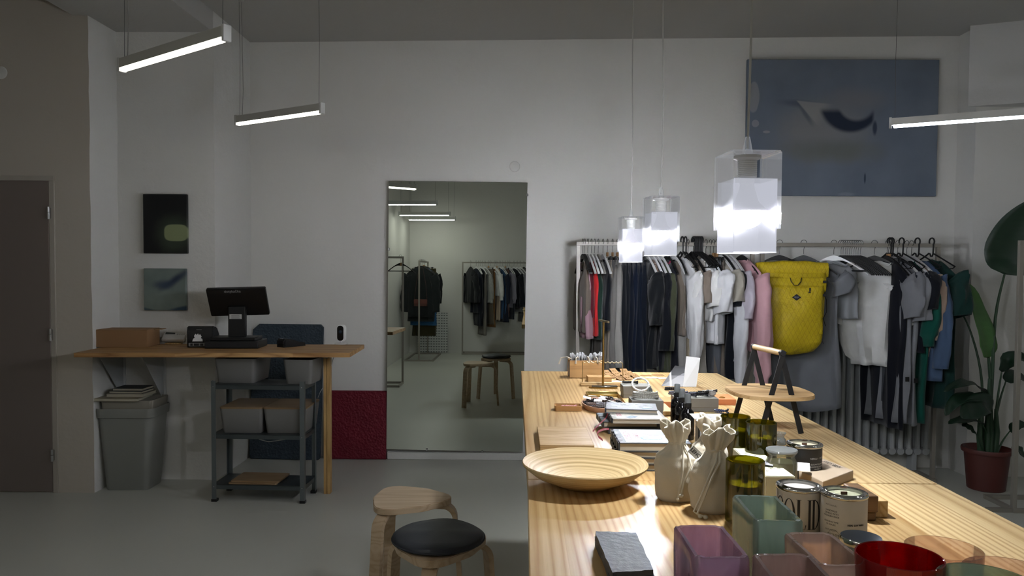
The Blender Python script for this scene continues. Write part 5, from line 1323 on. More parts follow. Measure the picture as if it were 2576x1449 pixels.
# ---- spun bamboo bowl
t = T_('bamboo_bowl', 'wide shallow spun bamboo bowl at the table edge', 'bowl', 1472, 1212, 0)
t.location.y = 1.765; t.location.x = UY(1471, 1185, 1.765).x
def ringm(t):
    v, s = cseparate(t); x, y = s.outputs[0], s.outputs[1]
    r = t.math('SQRT', t.math('ADD', t.math('MULTIPLY', x, x), t.math('MULTIPLY', y, y)))
    q = t.math('ADD', t.math('MULTIPLY', r, 130), t.math('MULTIPLY', t.noise(v, 5, 2), 2.2))
    wn = t.n('ShaderNodeTexNoise', noise_dimensions='1D'); wn.inputs['Scale'].default_value = 1; wn.inputs['Detail'].default_value = 3; t.l(q, wn.inputs['W'])
    col = t.ramp(wn.outputs['Fac'], [(.3, '#b79a6c'), (.5, '#d3b888'), (.7, '#e0c99c')]); b = t.bsdf(col, .5, 0, .3); t.bump(b, wn.outputs['Fac'], .08, .002)
bm = BM(); RB = .146
lathe(bm, [(0, .004), (.03, .0045), (.07, .012), (.115, .030), (RB-.003, .052), (RB, .0545), (RB+.0015, .052), (RB, .047), (.12, .026), (.075, .006), (.062, 0), (0, 0)], 96); make('bowl_body', bm, mat('spun bamboo rings', ringm), t)
# ---- notebooks
def notebook(lab, px, py, z, w, d, h, rz, cover, dx=0, dy=0, ribbon=True, deco=None, page='#b9ac95'):
    t = T_('notebook', lab, 'notebook', px, py, rz, z, dx, dy, 'handmade notebooks in two stacks')
    cv = plain(cover, .55)
    bm = BM(); box2(bm, -w/2, w/2, 0, d, 0, .0022); box2(bm, -w/2, w/2, 0, d, h-.0022, h); make('cover', bm, cv, t)
    make('page_block', box2(BM(), -w/2+.004, w/2-.002, .003, d-.003, .0022, h-.0022), plain(page, .8), t)
    bm = BM(); box2(bm, -w/2-.0008, -w/2+.0035, 0, d, 0, h); sp = make('spine', bm, plain('#2a2d31', .6), t)
    for k in (.18, .4, .62, .84):
        bm = BM(); prism(bm, [(-w/2-.0016, 0), (-w/2-.0009, 0), (-w/2-.0009, h+.0002), (-w/2+.014, h+.0002), (-w/2+.014, h+.0008), (-w/2-.0016, h+.0008)], -d*k-.0009, -d*k+.0009, M=Rx(PI/2))
        make('stitch_thread', bm, PAPER, t)
    if deco: deco(t, w, d, h)
    return t
def deco_front(t, w, d, h):
    make('paper_label', box2(BM(), -w/2+.02, w/2-.012, .006, d-.006, h, h+.0005), plain('#cfd2d6', .6), t, smooth=0)
    RED = plain('#c0737a', .6)
    for i, (x, ln, s_) in enumerate(((-w/2+.032, 'NOTEBOOK', .021), (-w/2+.055, 'SKETCH', .017))):
        bm = text_bm(ln, s_, .0006, 'CENTER'); xf(bm, Tr(x, d*.48, h+.0008) @ Rz(-PI/2)); make('lettering', bm, RED, t, smooth=0)
    def disc(x, y, a, b, m, z=.0007):
        bm = BM(); prism(bm, [(x+a*math.cos(2*PI*k/32), y+b*math.sin(2*PI*k/32)) for k in range(32)], h+.0005, h+z); make('printed_disc', bm, m, t, smooth=0)
    disc(.0, .055, .028, .024, plain('#4a6f7c', .6), .0007); disc(.0, .055, .0262, .0222, plain('#86bccb', .6), .0009)
    disc(.02, .115, .034, .03, plain('#8d9094', .6), .0007); disc(.06, .03, .03, .018, plain('#9cc7d3', .6), .0007)
def deco_grey(t, w, d, h):
    bm = BM(); r2 = random.Random(5)
    for i in range(26):
        x, y = r2.uniform(-w/2+.02, w/2-.02), r2.uniform(.02, d-.02); L_ = r2.uniform(.006, .03)
        box(bm, (x, y, h+.0004), (L_, .0012, .0004), 0) if i % 2 else box(bm, (x, y, h+.0004), (.0012, L_*.6, .0004), 0)
    make('line_drawing', bm, plain('#c9cfd3', .6), t, smooth=0)
    bm = BM(); prism(bm, [(.035, .02), (.055, .025), (.07, .04), (.05, .05), (.04, .045)], h+.0003, h+.0008); make('printed_patch', bm, plain('#8dbac6', .6), t, smooth=0)
def deco_pale(t, w, d, h):
    make('paper_label', box2(BM(), -w/2+.016, w/2-.01, .006, d-.006, h, h+.0005), plain('#d2cdbf', .6), t, smooth=0)
    bm = BM(); prism(bm, [(-.03, .012), (-.01, .02), (.0, .04), (-.02, .05), (-.04, .03)], h+.0005, h+.0009); make('printed_patch', bm, plain('#7f93a3', .6), t, smooth=0)
    bm = text_bm('NOTES', .02, .0006); xf(bm, Tr(-w/2+.028, d*.5, h+.0008) @ Rz(-PI/2)); make('lettering', bm, plain('#c0737a', .6), t, smooth=0)
NB = (1652, 1194)
z = 0; NBY = .03
hs = [.016, .016, .016, .022]
cvs = ['#3b3d40', '#34363a', '#4a4b4d', '#3a3f46']
labs = ['grey notebook at the bottom of the front stack', 'second notebook from the bottom of the front stack', 'third notebook from the bottom of the front stack, just under the printed one', 'printed notebook with a blue disc on top of the front stack']
for i in range(4):
    notebook(labs[i], NB[0], NB[1], 0, .182, .165, hs[i], (-.02, .03, -.03, .0)[i], cvs[i], dx=(.012, .008, -.006, .0)[i], dy=NBY, deco=deco_front if i == 3 else None).location.z = TZ+z+.0006; z += hs[i]+.0004
RB_ = P_(1600, 1098); z = 0
for i, (h_, lab, dx, dy, rz, de) in enumerate(((.018, 'dark notebook at the bottom of the rear stack', .005, .015, -.04, None), (.018, 'dark notebook in the middle of the rear stack', -.012, .03, .04, None), (.014, 'pale printed notebook in the rear stack under the grey one', .012, .0, .0, deco_pale), (.014, 'grey drawn notebook on top of the rear stack', -.002, .085, -.12, deco_grey))):
    w_ = .17 if i < 3 else .165
    n_ = notebook(lab, 1600, 1098, 0, w_, .15 if i < 3 else .12, h_, rz, ('#2b2d31', '#36383c', '#b9b3a6', '#73777c')[i], dx=dx, dy=dy+.01, deco=de); n_.location.z = TZ+z+.0006; z += h_+.0004
def ribbon(lab, pts, w=.006):
    bm = BM(); sweep(bm, pts, w, .0008, (0, 1, .4)); make('ribbon', bm, plain('#7a1420', .6), None, lab, 'ribbon', 'red ribbons from the notebooks')
def RP(L): return [UY(x, y, Y) for x, y, Y in L]
ribbon('red bookmark ribbon trailing left from the rear notebook stack', RP(((1529, 1040, 2.2), (1524, 1052, 2.19), (1513, 1062, 2.17), (1503, 1072, 2.14), (1491, 1085, 2.12))), .007)
ribbon('red bookmark ribbon curled beside the front notebook stack', RP(((1532, 1079, 2.02), (1520, 1080, 2.01), (1508, 1084, 2.0), (1502, 1090, 1.99), (1506, 1099, 1.985), (1516, 1107, 1.98))), .009)
# ---- canvas pouches
CANV = fabric('#dcd3c0', w=600, k=.5); ROPE = plain('#d8d0be', .85)
def pouch(px, Y, py, w, h, lab, seed, lean=0, rz=0):
    r_ = random.Random(seed); p = UY(px, py, Y)
    t = thing('canvas_pouch', lab, 'pouch', (p.x, Y, TZ+.0006), rz, 'natural canvas drawstring pouches')
    ph = [r_.uniform(0, 6.28) for _ in range(6)]
    def f(u, v):
        a = 2*PI*u
        prof = [(0, .80), (.05, .94), (.25, 1.02), (.45, 1.0), (.56, .86), (.66, .50), (.72, .36), (.755, .33), (.80, .44), (.90, .56), (1, .54)]
        for (v0, r0_), (v1, r1_) in zip(prof, prof[1:]):
            if v <= v1: k_ = (v-v0)/(v1-v0); k_ = k_*k_*(3-2*k_); rad = r0_+(r1_-r0_)*k_; break
        g = max(0, (v-.5)/.5)
        rad *= 1+g*.20*math.sin(9*a+ph[0])+.12*g*math.sin(5*a+ph[1])+.03*math.sin(3*a+ph[2]+4*v)+.02*math.sin(14*v+2*a+ph[3])
        z = h*v+(.09*h*max(0, v-.8)/.2)*math.sin(3*a+ph[4])*.6-.02*h*max(0, .1-v)*10*0
        nz = mnoise.noise(Vector((math.cos(a)*1.6+seed, math.sin(a)*1.6, v*4.5)))+.5*mnoise.noise(Vector((math.cos(a)*4+seed, math.sin(a)*4, v*9)))
        rad *= 1+.075*nz*min(1, v*6+.25)
        return Vector((rad*w/2*math.cos(a)+lean*g*g, rad*w*.40*math.sin(a)-.008*g, z))
    bm = BM(); V = grid(bm, f, 60, 36, closeu=True); bm.faces.new(V[0][::-1]); make('pouch_body', bm, CANV, t, solid=.0014, smooth=80)
    zt = h*.745; rad = w*.17
    bm = BM(); tube(bm, [(rad*math.cos(q)+lean*.24, rad*.85*math.sin(q)-.003, zt+.002*math.sin(3*q)) for q in (2*PI*k/24 for k in range(24))], .0026, 8, closed=True); make('drawstring', bm, ROPE, t)
    def rope(pts):
        bm = BM(); tube(bm, pts, .0022, 8); make('cord_end', bm, ROPE, t)
        q = Vector(pts[-1]); bm = BM(); bmesh.ops.create_icosphere(bm, subdivisions=2, radius=.0048, matrix=Tr(*q)); make('cord_knot', bm, ROPE, t)
    return t, rope, rad, zt
t, rp, rad, zt = pouch(1702, 1.66, 1250, .096, .170, 'left of the two canvas drawstring pouches beside the bowl', 4, -.006)
rp([(.006, -rad*.9, zt), (.008, -rad-.012, zt-.02), (.003, -.046, .075), (-.004, -.045, .03), (-.006, -.046, .012)])
rp([(.008, -rad*.9, zt), (.018, -rad-.01, zt-.018), (.021, -.045, .085), (.006, -.048, .05), (.0, -.047, .02)])
t, rp, rad, zt = pouch(1793, 1.585, 1275, .100, .172, 'right of the two canvas drawstring pouches, touching the front green candle', 9, .008)
rp([(.004, -rad*.9, zt), (-.004, -rad-.016, zt-.02), (-.022, -.048, .08), (-.040, -.05, .035), (-.052, -.052, .012), (-.04, -.058, .004)])
rp([(.008, -rad*.9, zt), (.004, -rad-.018, zt-.02), (-.016, -.05, .08), (-.034, -.054, .035), (-.046, -.058, .01), (-.03, -.062, .0035)])
t, rp, rad, zt = pouch(1783, 1.79, 1200, .090, .158, 'canvas drawstring pouch standing behind the other two', 14, -.004)
bx_ = UY(1742, 1118, 1.63)
t = thing('fabric_tag', 'small white tag with black lettering between the canvas pouches', 'tag', (bx_.x, 1.60, bx_.z-.012), .0)
Mt = Ry(.75)
make('tag_body', box(BM(), (0, 0, 0), (.03, .0012, .018), 0, Mt), PAPER, t)
bm = text_bm('LENO', .0105, .0003); xf(bm, Mt @ Tr(0, -.0009, 0) @ Rx(PI/2)); make('lettering', bm, INK, t, smooth=0)
# ---- green bottle glass candles
GG = glassy('olive glass', '#a5a038', .965, .3, .03); GWAX = plain('#b4ae33', .45); WICK = plain('#4a2f20', .8)
def candle(px, Y, h, lab, fill, lbl=None, rz=0):
    p = UY(px, 1100, Y); r = .0375
    t = thing('glass_candle', lab, 'candle', (p.x, Y, TZ+.0006), rz, 'candles in cut olive green bottles')
    bm = BM(); lathe(bm, [(0, .0), (.02, .006), (r-.006, .002), (r, .006), (r, h-.001), (r-.0015, h+.0005), (r-.003, h-.001), (r-.0032, .012), (.02, .014), (0, .02)], 48); make('bottle_glass', bm, GG, t)
    bm = BM(); lathe(bm, [(0, .021), (.02, .015), (r-.0042, .013), (r-.0042, fill-.001), (r-.007, fill), (0, fill)], 44); make('wax', bm, GWAX, t)
    make('wooden_wick', box2(BM(), -.0055, .0055, -.001, .001, fill-.002, fill+.017, .0004), WICK, t)
    if lbl:
        bm = BM()
        a0 = lbl
        for k in range(6):
            a = a0+.05*k; b_ = a0+.05*(k+1)
            A = [(math.cos(a)*(r+.0004), math.sin(a)*(r+.0004), .03), (math.cos(b_)*(r+.0004), math.sin(b_)*(r+.0004), .03)]
            v = [bm.verts.new(q) for q in (A[0], A[1], (A[1][0], A[1][1], .072), (A[0][0], A[0][1], .072))]; bm.faces.new(v)
        make('paper_label', bm, PAPER, t)
        bm = BM(); bmesh.ops.create_icosphere(bm, subdivisions=2, radius=.005, matrix=Tr(-.01, r-.004, h-.012)); make('glass_drop', bm, GG, t)
    return t
candle(1849, 1.93, .134, 'left of the two green glass candles standing behind the cream box', .100, -.62)
candle(1914, 1.86, .133, 'right of the two green glass candles standing behind the cream box', .096, -.40)
candle(1876, 1.50, .128, 'green glass candle in front, between the canvas pouch and the cream box', .082)
# ---- cream box with a paper tag
q0, q1, q2, q3 = P_(1927, 1197, .06), P_(2001, 1198, .06), P_(1897, 1123, .06), P_(1838, 1122, .06)
t = thing('cream_box', 'long cream box with faint sketches on its lid among the candles', 'box', (q0.x, q0.y, TZ+.0006))
ring = [Vector((p.x-q0.x, p.y-q0.y, 0)) for p in (q0, q1, q2, q3)]
CRM = plain('#c6c5ae', .6, 0, .25)
bm = BM(); hexa(bm, ring, [p+Vector((0, 0, .059)) for p in ring]); bmesh.ops.bevel(bm, geom=bm.edges[:], offset=.0015, segments=2, affect='EDGES'); make('box_body', bm, CRM, t)
u_ = (ring[3]-ring[0]); v_ = (ring[1]-ring[0])
bm = BM(); r2 = random.Random(8)
for k in range(14):
    c = ring[0]+u_*r2.uniform(.08, .75)+v_*r2.uniform(.2, .8)+Vector((0, 0, .0595)); R_ = r2.uniform(.003, .009)
    tube(bm, [c+Vector((R_*math.cos(q), R_*math.sin(q)*r2.uniform(.5, 1), 0)) for q in (r2.uniform(.6, 1.2)*j for j in range(6))], .0003, 4)
make('sketch_print', bm, plain('#8f9080', .7), t)
c = ring[0]+u_*.60+v_*.30
t2 = thing('paper_tag', 'white swing tag with black handwriting behind the front green candle', 'tag', (q0.x+c.x-.03, q0.y+c.y-.10, TZ+.062), 0)
Mg = Rz(-.45) @ Ry(.05) @ Rx(.0)
make('tag_body', box(BM(), (.0, .04, .004), (.085, .034, .001), 0, Mg), plain('#b5b7c2', .6), t2)
for i, s_ in enumerate(('SLOW', 'OSLO', 'SLOW')):
    bm = text_bm(s_, .013, .0002); xf(bm, Mg @ Tr(.012, .03+.010*i, .0047)); make('lettering', bm, INK, t2, smooth=0)
# ---- glass jar candle, black tin, cream tins
t = thing('glass_jar', 'clear glass jar of cream wax with a flat glass lid', 'jar', (UY(1966, 1160, 1.735).x, 1.735, TZ+.0006))
CG = glassy('clear jar', '#f4f5f0', .96, .2)
bm = BM(); lathe(bm, [(0, 0), (.034, 0), (.0355, .003), (.0355, .066), (.030, .076), (.029, .082), (.0335, .088), (.033, .089), (.0275, .083), (.0285, .075), (.0335, .065), (.0335, .004), (0, .003)], 48); make('jar_glass', bm, CG, t)
bm = BM(); lathe(bm, [(0, .0036), (.033, .0042), (.033, .064), (.031, .067), (0, .068)], 40); make('wax', bm, plain('#c9c096', .5), t)
bm = BM(); lathe(bm, [(0, .0895), (.0345, .0895), (.0355, .092), (.0345, .095), (0, .0955)], 40); make('glass_lid', bm, glassy('lid glass', '#b9bcbc', .5, .6), t)
def tin(px, Y, h, lab, label_m, open_=True, wax=None, grp=None):
    p = UY(px, 1200, Y); r = .0415
    t = thing('candle_tin', lab, 'tin', (p.x, Y, TZ+.0006), 0, grp)
    bm = BM(); lathe(bm, [(0, 0), (r-.001, 0), (r, .002), (r, h-.007), (0, h-.007)], 56); make('tin_body', bm, label_m, t)
    bm = BM(); lathe(bm, [(r, h-.008), (r+.0016, h-.006), (r+.0018, h-.003), (r+.0004, h-.001), (r-.003, h-.002), (r-.006, h-.004), (r-.0075, h-.0005), (r-.009, h+.0005), (r-.0095, h-.003), (r-.0095, h-.012), (0, h-.012)] if not wax else
                  [(r, h-.008), (r+.0016, h-.006), (r+.0018, h-.003), (r+.0004, h-.001), (r-.003, h-.002), (r-.006, h-.004), (r-.0075, h-.0005), (r-.009, h+.0005), (r-.0095, h-.003), (r-.0095, h-.0065)], 56); make('metal_rim', bm, STEEL, t)
    if wax:
        bm = BM(); lathe(bm, [(0, h-.0068), (r-.0096, h-.0068)], 40); make('wax', bm, wax, t)
        make('wooden_wick', box2(BM(), -.006, .006, -.001, .001, h-.0066, h-.001), WICK, t)
    return t, r
CREAM = plain('#c8c3bc', .6, 0, .25)
t, r = tin(2022, 1.86, .083, 'black label candle tin with a bright metal rim behind the kraft box', plain('#101216', .5), True, plain('#cfc8ad', .4))
WH = plain('#c9c9c9', .6)
def wl(t, r, s, size, ang, z, m, bold=0, mirror=False):
    bm = text_bm(s, size, bold); wrapcyl(bm, r+.0004, ang); xf(bm, Tr(0, 0, z)); make('lettering', bm, m, t, smooth=0)
wl(t, r, 'NEROLI  ·  SVÍČKA', .0055, -1.05, .052, WH)
for i, s_ in enumerate(('ELEGANT BLEND OF', 'ORANGE BLOSSOM AND', 'WHITE TEA')): wl(t, r, s_, .0046, -1.05, .038-.006*i, WH)
t, r = tin(2010, 1.475, .087, 'cream candle tin printed with tall black letters, left of the pair', CREAM, True, None, 'cream candle tins')
# tall didone letters S O L I D, built from strokes on the tin
def letters(t, r, ang0, z0, H):
    parts = []
    def stroke(pts, wds):
        bm = BM(); L, Rr_ = [], []
        P = [Vector((x, y, 0)) for x, y in pts]
        for i, p in enumerate(P):
            T_ = (P[min(i+1, len(P)-1)]-P[max(i-1, 0)]).normalized(); n_ = Vector((-T_.y, T_.x, 0)); w_ = wds[i]/2
            L.append(bm.verts.new(p+n_*w_)); Rr_.append(bm.verts.new(p-n_*w_))
        for i in range(len(P)-1): bm.faces.new((Rr_[i], Rr_[i+1], L[i+1], L[i]))
        parts.append(bm)
    def stem(x, y0=0, y1=1): stroke([(x, y0*H), (x, y1*H)], [.0048]*2); stroke([(x-.0046, y1*H-.0003), (x+.0046, y1*H-.0003)], [.0008]*2); stroke([(x-.0046, y0*H+.0003), (x+.0046, y0*H+.0003)], [.0008]*2)
    def arc(cx, cy_, rx, ry, a0, a1, thin, thick, n=24):
        pts, w_ = [], []
        for i in range(n+1):
            a = a0+(a1-a0)*i/n; pts.append((cx+rx*math.cos(a), cy_+ry*math.sin(a))); w_.append(thin+(thick-thin)*abs(math.cos(a))**1.5)
        stroke(pts, w_)
    arc(-.047, .75*H, .007, .25*H, .3, PI*1.35, .0012, .003); arc(-.047, .25*H, .007, .25*H, -PI*.85, PI*.5, .0012, .003)     # S
    arc(-.026, .5*H, .0095, .5*H, 0, 2*PI, .0009, .0042, 40)                                                                  # O
    stem(-.008); stroke([(-.008, .0004), (.004, .0004), (.0055, .16*H)], [.0008, .0009, .0018])                                 # L
    stem(.0125)                                                                                                              # I
    stem(.0215); arc(.0215, .5*H, .0155, .5*H-.0004, -PI/2, PI/2, .0008, .0046, 30)                                            # D
    for bm in parts:
        wrapcyl(bm, r+.0004, ang0); xf(bm, Tr(0, 0, z0)); make('lettering', bm, INK, t, smooth=0)
letters(t, r, -1.72, .010, .057)
t, r = tin(2124, 1.43, .087, 'cream candle tin with small print and a ringed logo, right of the pair', CREAM, True, plain('#b9bb9d', .35), 'cream candle tins')
for i, s_ in enumerate(('PATCHOULI', '', 'HANDMADE', 'CANDLE WITH', 'WOODEN WICK', '', 'BURNING TIME', '45 HOURS', '', 'SOY VEGAN')):
    if s_: wl(t, r, s_, .0042, -2.52, .067-.0052*i, INK)
wl(t, r, '100% SOY WAX', .0048, -1.42, .034, INK, .0002)
wl(t, r, 'GOGLOW', .0054, -2.38, .0125, INK)
bm = BM(); ring = []
for k in range(33):
    a = 2*PI*k/32; ring.append((.0098*math.cos(a), .0098*math.sin(a)))
pts = []
for x, y in ring[:-1]:
    a = -2.38+x/r; pts.append((math.cos(a)*(r+.0003), math.sin(a)*(r+.0003), .0125+y))
tube(bm, pts, .0002, 4, closed=True); make('ring_print', bm, INK, t)
# ---- kraft soap sleeve
k0, k1, k2, k3 = P_(2068, 1212, .022), P_(2146, 1184, .022), P_(2072, 1155, .022), P_(2008, 1180, .022)
k0, k1, k2, k3 = P_(2070, 1212, .022), P_(2147, 1184, .022), P_(2072, 1154, .022), P_(2006, 1182, .022)
t = thing('soap_box', 'kraft paper soap box printed with narrow dark capitals', 'box', (k0.x, k0.y, TZ+.0006))
ring = [Vector((p.x-k0.x, p.y-k0.y, 0)) for p in (k0, k1, k2, k3)]
bm = BM(); hexa(bm, ring, [p+Vector((0, 0, .022)) for p in ring]); bmesh.ops.bevel(bm, geom=bm.edges[:], offset=.0012, segments=1, affect='EDGES'); make('carton', bm, plain('#b5a38d', .8, 0, .2), t)
ey_ = (ring[1]-ring[0]).normalized(); ex_ = (ring[2]-ring[1]).normalized()
M_ = Matrix((ex_, Vector((-ex_.y, ex_.x, 0)), Vector((0, 0, 1)))).transposed().to_4x4(); M_.translation = (ring[1]+ring[2])/2+Vector((0, 0, .0224))
bm = text_bm('HERBS SOAPS', .014, .0001); xf(bm, M_ @ Tr(0, .016, 0) @ Matrix.Diagonal((.8, 1.5, 1, 1))); make('lettering', bm, plain('#3d3d3b', .7), t, smooth=0)
make('paper_note', box(BM(), (0, 0, 0), (.04, .035, .0008), 0, Rx(.35)), PAPER, None, 'small white paper note leaning behind the left cream tin', 'note', loc=(P_(2026, 1225).x, P_(2026, 1225).y+.03, TZ+.04), rz=-.3)
# ---- wooden blocks
p = P_(2192, 1312)
t = make('wooden_block', box2(BM(), -.03, .0, 0, .09, 0, .018, .002), WALNUT, None, 'dark wooden block at the bottom of a pair right of the tins', 'block', 'wooden blocks beside the tins', loc=(p.x+.01, p.y, TZ+.0006))
t = make('wooden_block', box2(BM(), -.03, .002, -.004, .09, 0, .034, .002), WALNUT, None, 'dark wooden block with a notch lying on another dark block', 'block', 'wooden blocks beside the tins', loc=(p.x+.01, p.y, TZ+.0192))
p = P_(2214, 1302)
make('wooden_block', box2(BM(), -.012, .016, 0, .13, 0, .034, .001), PINE, None, 'pale wooden block farthest right of the cream tins', 'block', 'wooden blocks beside the tins', loc=(p.x, p.y, TZ+.0006))
# ---- slate coasters
def slate(t):
    v = t.coord(); n = t.noise(v, 20, 5, .6); n2 = t.noise(v, 90, 3)
    b = t.bsdf(t.mix(n, '#33363b', '#4b4f55'), .6, 0, .4); t.bump(b, t.math('ADD', n, t.math('MULTIPLY', n2, .4)), .6, .006)
SL = mat('slate', slate)
s0, s1, s2, s3 = P_(1541, 1438, .03), P_(1646, 1431, .03), P_(1600, 1338, .03), P_(1497, 1334, .03)
for i in range(3):
    o = s0; r2 = random.Random(40+i); ring = []
    cs = [Vector((p.x-o.x, p.y-o.y, 0)) for p in (s0, s1, s2, s3)]
    for j in range(4):
        A, B = cs[j], cs[(j+1) % 4]; n_ = (B-A).cross(Vector((0, 0, 1))).normalized()
        for k in range(9):
            ring.append(A+(B-A)*(k/9)+n_*r2.uniform(-.0016, .0016))
    dz = .0096*i; bm = BM(); hexa(bm, [p+Vector((r2.uniform(-.0008, .0008), r2.uniform(-.0008, .0008), 0)) for p in ring], [p+Vector((0, 0, .0088)) for p in ring])
    make('slate_tile', bm, SL, None, ('lowest', 'middle', 'topmost')[i]+' rough slate tile in the stack at the front of the table', 'slate tile', 'stack of slate tiles', loc=(o.x+r2.uniform(-.001, .001), o.y, TZ+.0006+dz), smooth=20)
# ---- thick cast glass vases
def vase(corners, z, lab, m, seed, wall=.008):
    """corners: photo pixels of the outer rim (front left, front right, back right, back left) at height z"""
    P4 = [UZ(px, py, TZ+z) for px, py in corners]; o = P4[0]
    t = thing('glass_vase', lab, 'vase', (o.x, o.y, TZ+.0006), 0, 'rectangular cast glass vases')
    c = sum((p-o for p in P4), Vector())/4; c.z = 0
    wx = ((P4[1]-P4[0]).length+(P4[2]-P4[3]).length)/2; wy = ((P4[3]-P4[0]).length+(P4[2]-P4[1]).length)/2
    ux = (P4[1]-P4[0]); ux.z = 0; an = math.atan2(ux.y, ux.x); r2 = random.Random(seed); ph = [r2.uniform(0, 6) for _ in range(6)]
    def ring(w, d, r_, zz, wob=0):
        out = []
        for i, (x, y) in enumerate(rrect(w, d, r_, 6)):
            out.append(Vector((x, y, zz+wob*math.sin(i*1.1+ph[0])*.5)))
        return out
    dense = []
    def dens(Rg):   # add points along straight sides so walls can ripple
        out = []
        for i, p in enumerate(Rg):
            qn = Rg[(i+1) % len(Rg)]; n_ = 6 if (qn-p).length > .03 else 1
            for k in range(n_): out.append(p+(qn-p)*(k/n_))
        return out
    W = [(wx-.012, wy-.012, .006, .0, 0), (wx, wy, .009, .006, 0), (wx, wy, .009, z*.35, 0), (wx, wy, .009, z*.7, 0), (wx, wy, .009, z-.004, .0015), (wx-.004, wy-.004, .009, z, .0015), (wx-wall*2+.002, wy-wall*2+.002, .008, z-.0005, .0015), (wx-wall*2, wy-wall*2, .008, z-.006, .001), (wx-wall*2, wy-wall*2, .008, z*.5, 0), (wx-wall*2-.004, wy-wall*2-.004, .008, .014, 0)]
    bm = BM(); V = []
    for w, d, r_, zz, wob in W:
        Rg = dens(ring(w, d, r_, zz, wob)); row = []
        for i, p in enumerate(Rg):
            k = 1+.012*math.sin(i*.9+ph[1]+zz*60)+.008*math.sin(i*2.1+ph[2]-zz*90)
            row.append(bm.verts.new(Vector((p.x*k, p.y*k, p.z))))
        V.append(row)
    n_ = min(len(v) for v in V)
    for A, B in zip(V, V[1:]):
        for i in range(n_): bm.faces.new((A[i], A[(i+1) % n_], B[(i+1) % n_], B[i]))
    bm.faces.new(V[0][::-1]); bm.faces.new(V[-1]); bmesh.ops.recalc_face_normals(bm, faces=bm.faces[:])
    xf(bm, Tr(c.x, c.y, 0) @ Rz(an)); make('vase_body', bm, m, t, smooth=50)
    return t
vase([(1752, 1404), (1880, 1404), (1828, 1322), (1690, 1322)], .12, 'purple rectangular glass vase at the front of the table', glassy('plum glass', '#c9b0c2', .62, .35, .06, .35), 1)
vase([(1910, 1311), (2036, 1313), (1942, 1246), (1830, 1246)], .12, 'grey green rectangular glass vase in front of the green candle', glassy('sage glass', '#b5c4b9', .62, .35, .06, .35), 2)
vase([(2060, 1424), (2186, 1424), (2096, 1340), (1970, 1339)], .12, 'rosy brown rectangular glass vase behind the red glass', glassy('rose glass', '#d6c2b6', .66, .35, .05, .25), 3)
vase([(1978, 1498), (2130, 1500), (2046, 1394), (1884, 1392)], .12, 'mauve brown rectangular glass vase nearest the camera', glassy('mauve glass', '#c9b4ad', .64, .35, .05, .3), 4)
# ---- lidded jar, tumblers
t = thing('metal_jar', 'small jar with a shiny steel lid behind the red glass', 'jar', (UY(2166, 1356, 1.22).x, 1.22, TZ+.0006))
bm = BM(); lathe(bm, [(0, 0), (.028, 0), (.029, .003), (.029, .062), (0, .062)], 36); make('jar_body', bm, plain('#8f9190', .3), t)
bm = BM(); lathe(bm, [(0, .0625), (.031, .0625), (.0325, .066), (.0325, .071), (.031, .0735), (0, .0738)], 40); make('steel_lid', bm, STEEL, t)
def tumbler(px, py, Y, r, lab, m, dx=0, wall=.0022, taper=.93):
    p = UY(px, py, Y); h = p.z-TZ
    t = thing('glass_tumbler', lab, 'glass', (p.x+dx, Y, TZ+.0006), 0, 'coloured drinking glasses at the near corner')
    bm = BM(); lathe(bm, [(0, 0), (r*taper-.003, 0), (r*taper, .003), (r, h-.001), (r-.001, h), (r-wall, h-.001), (r*taper-wall, .012), (0, .010)], 64); make('tumbler_glass', bm, m, t)
    return t
tumbler(2262, 1397, .965, .0525, 'deep red drinking glass in front of the clear pink one', glassy('red glass', '#b3101a', .70, .35, .02))
tumbler(2374, 1378, 1.14, .0535, 'clear pale pink drinking glass behind the red one', glassy('pink clear glass', '#f8ece6', .97, .2, .02), wall=.0016)
tumbler(2480, 1458, .90, .053, 'pale green drinking glass at the bottom right corner', glassy('mint glass', '#c6d8c9', .86, .35, .02))
tumbler(2546, 1440, 1.06, .062, 'wide faint rose drinking glass behind the green one', glassy('rose clear glass', '#f6e9e4', .97, .2, .02), wall=.0016)
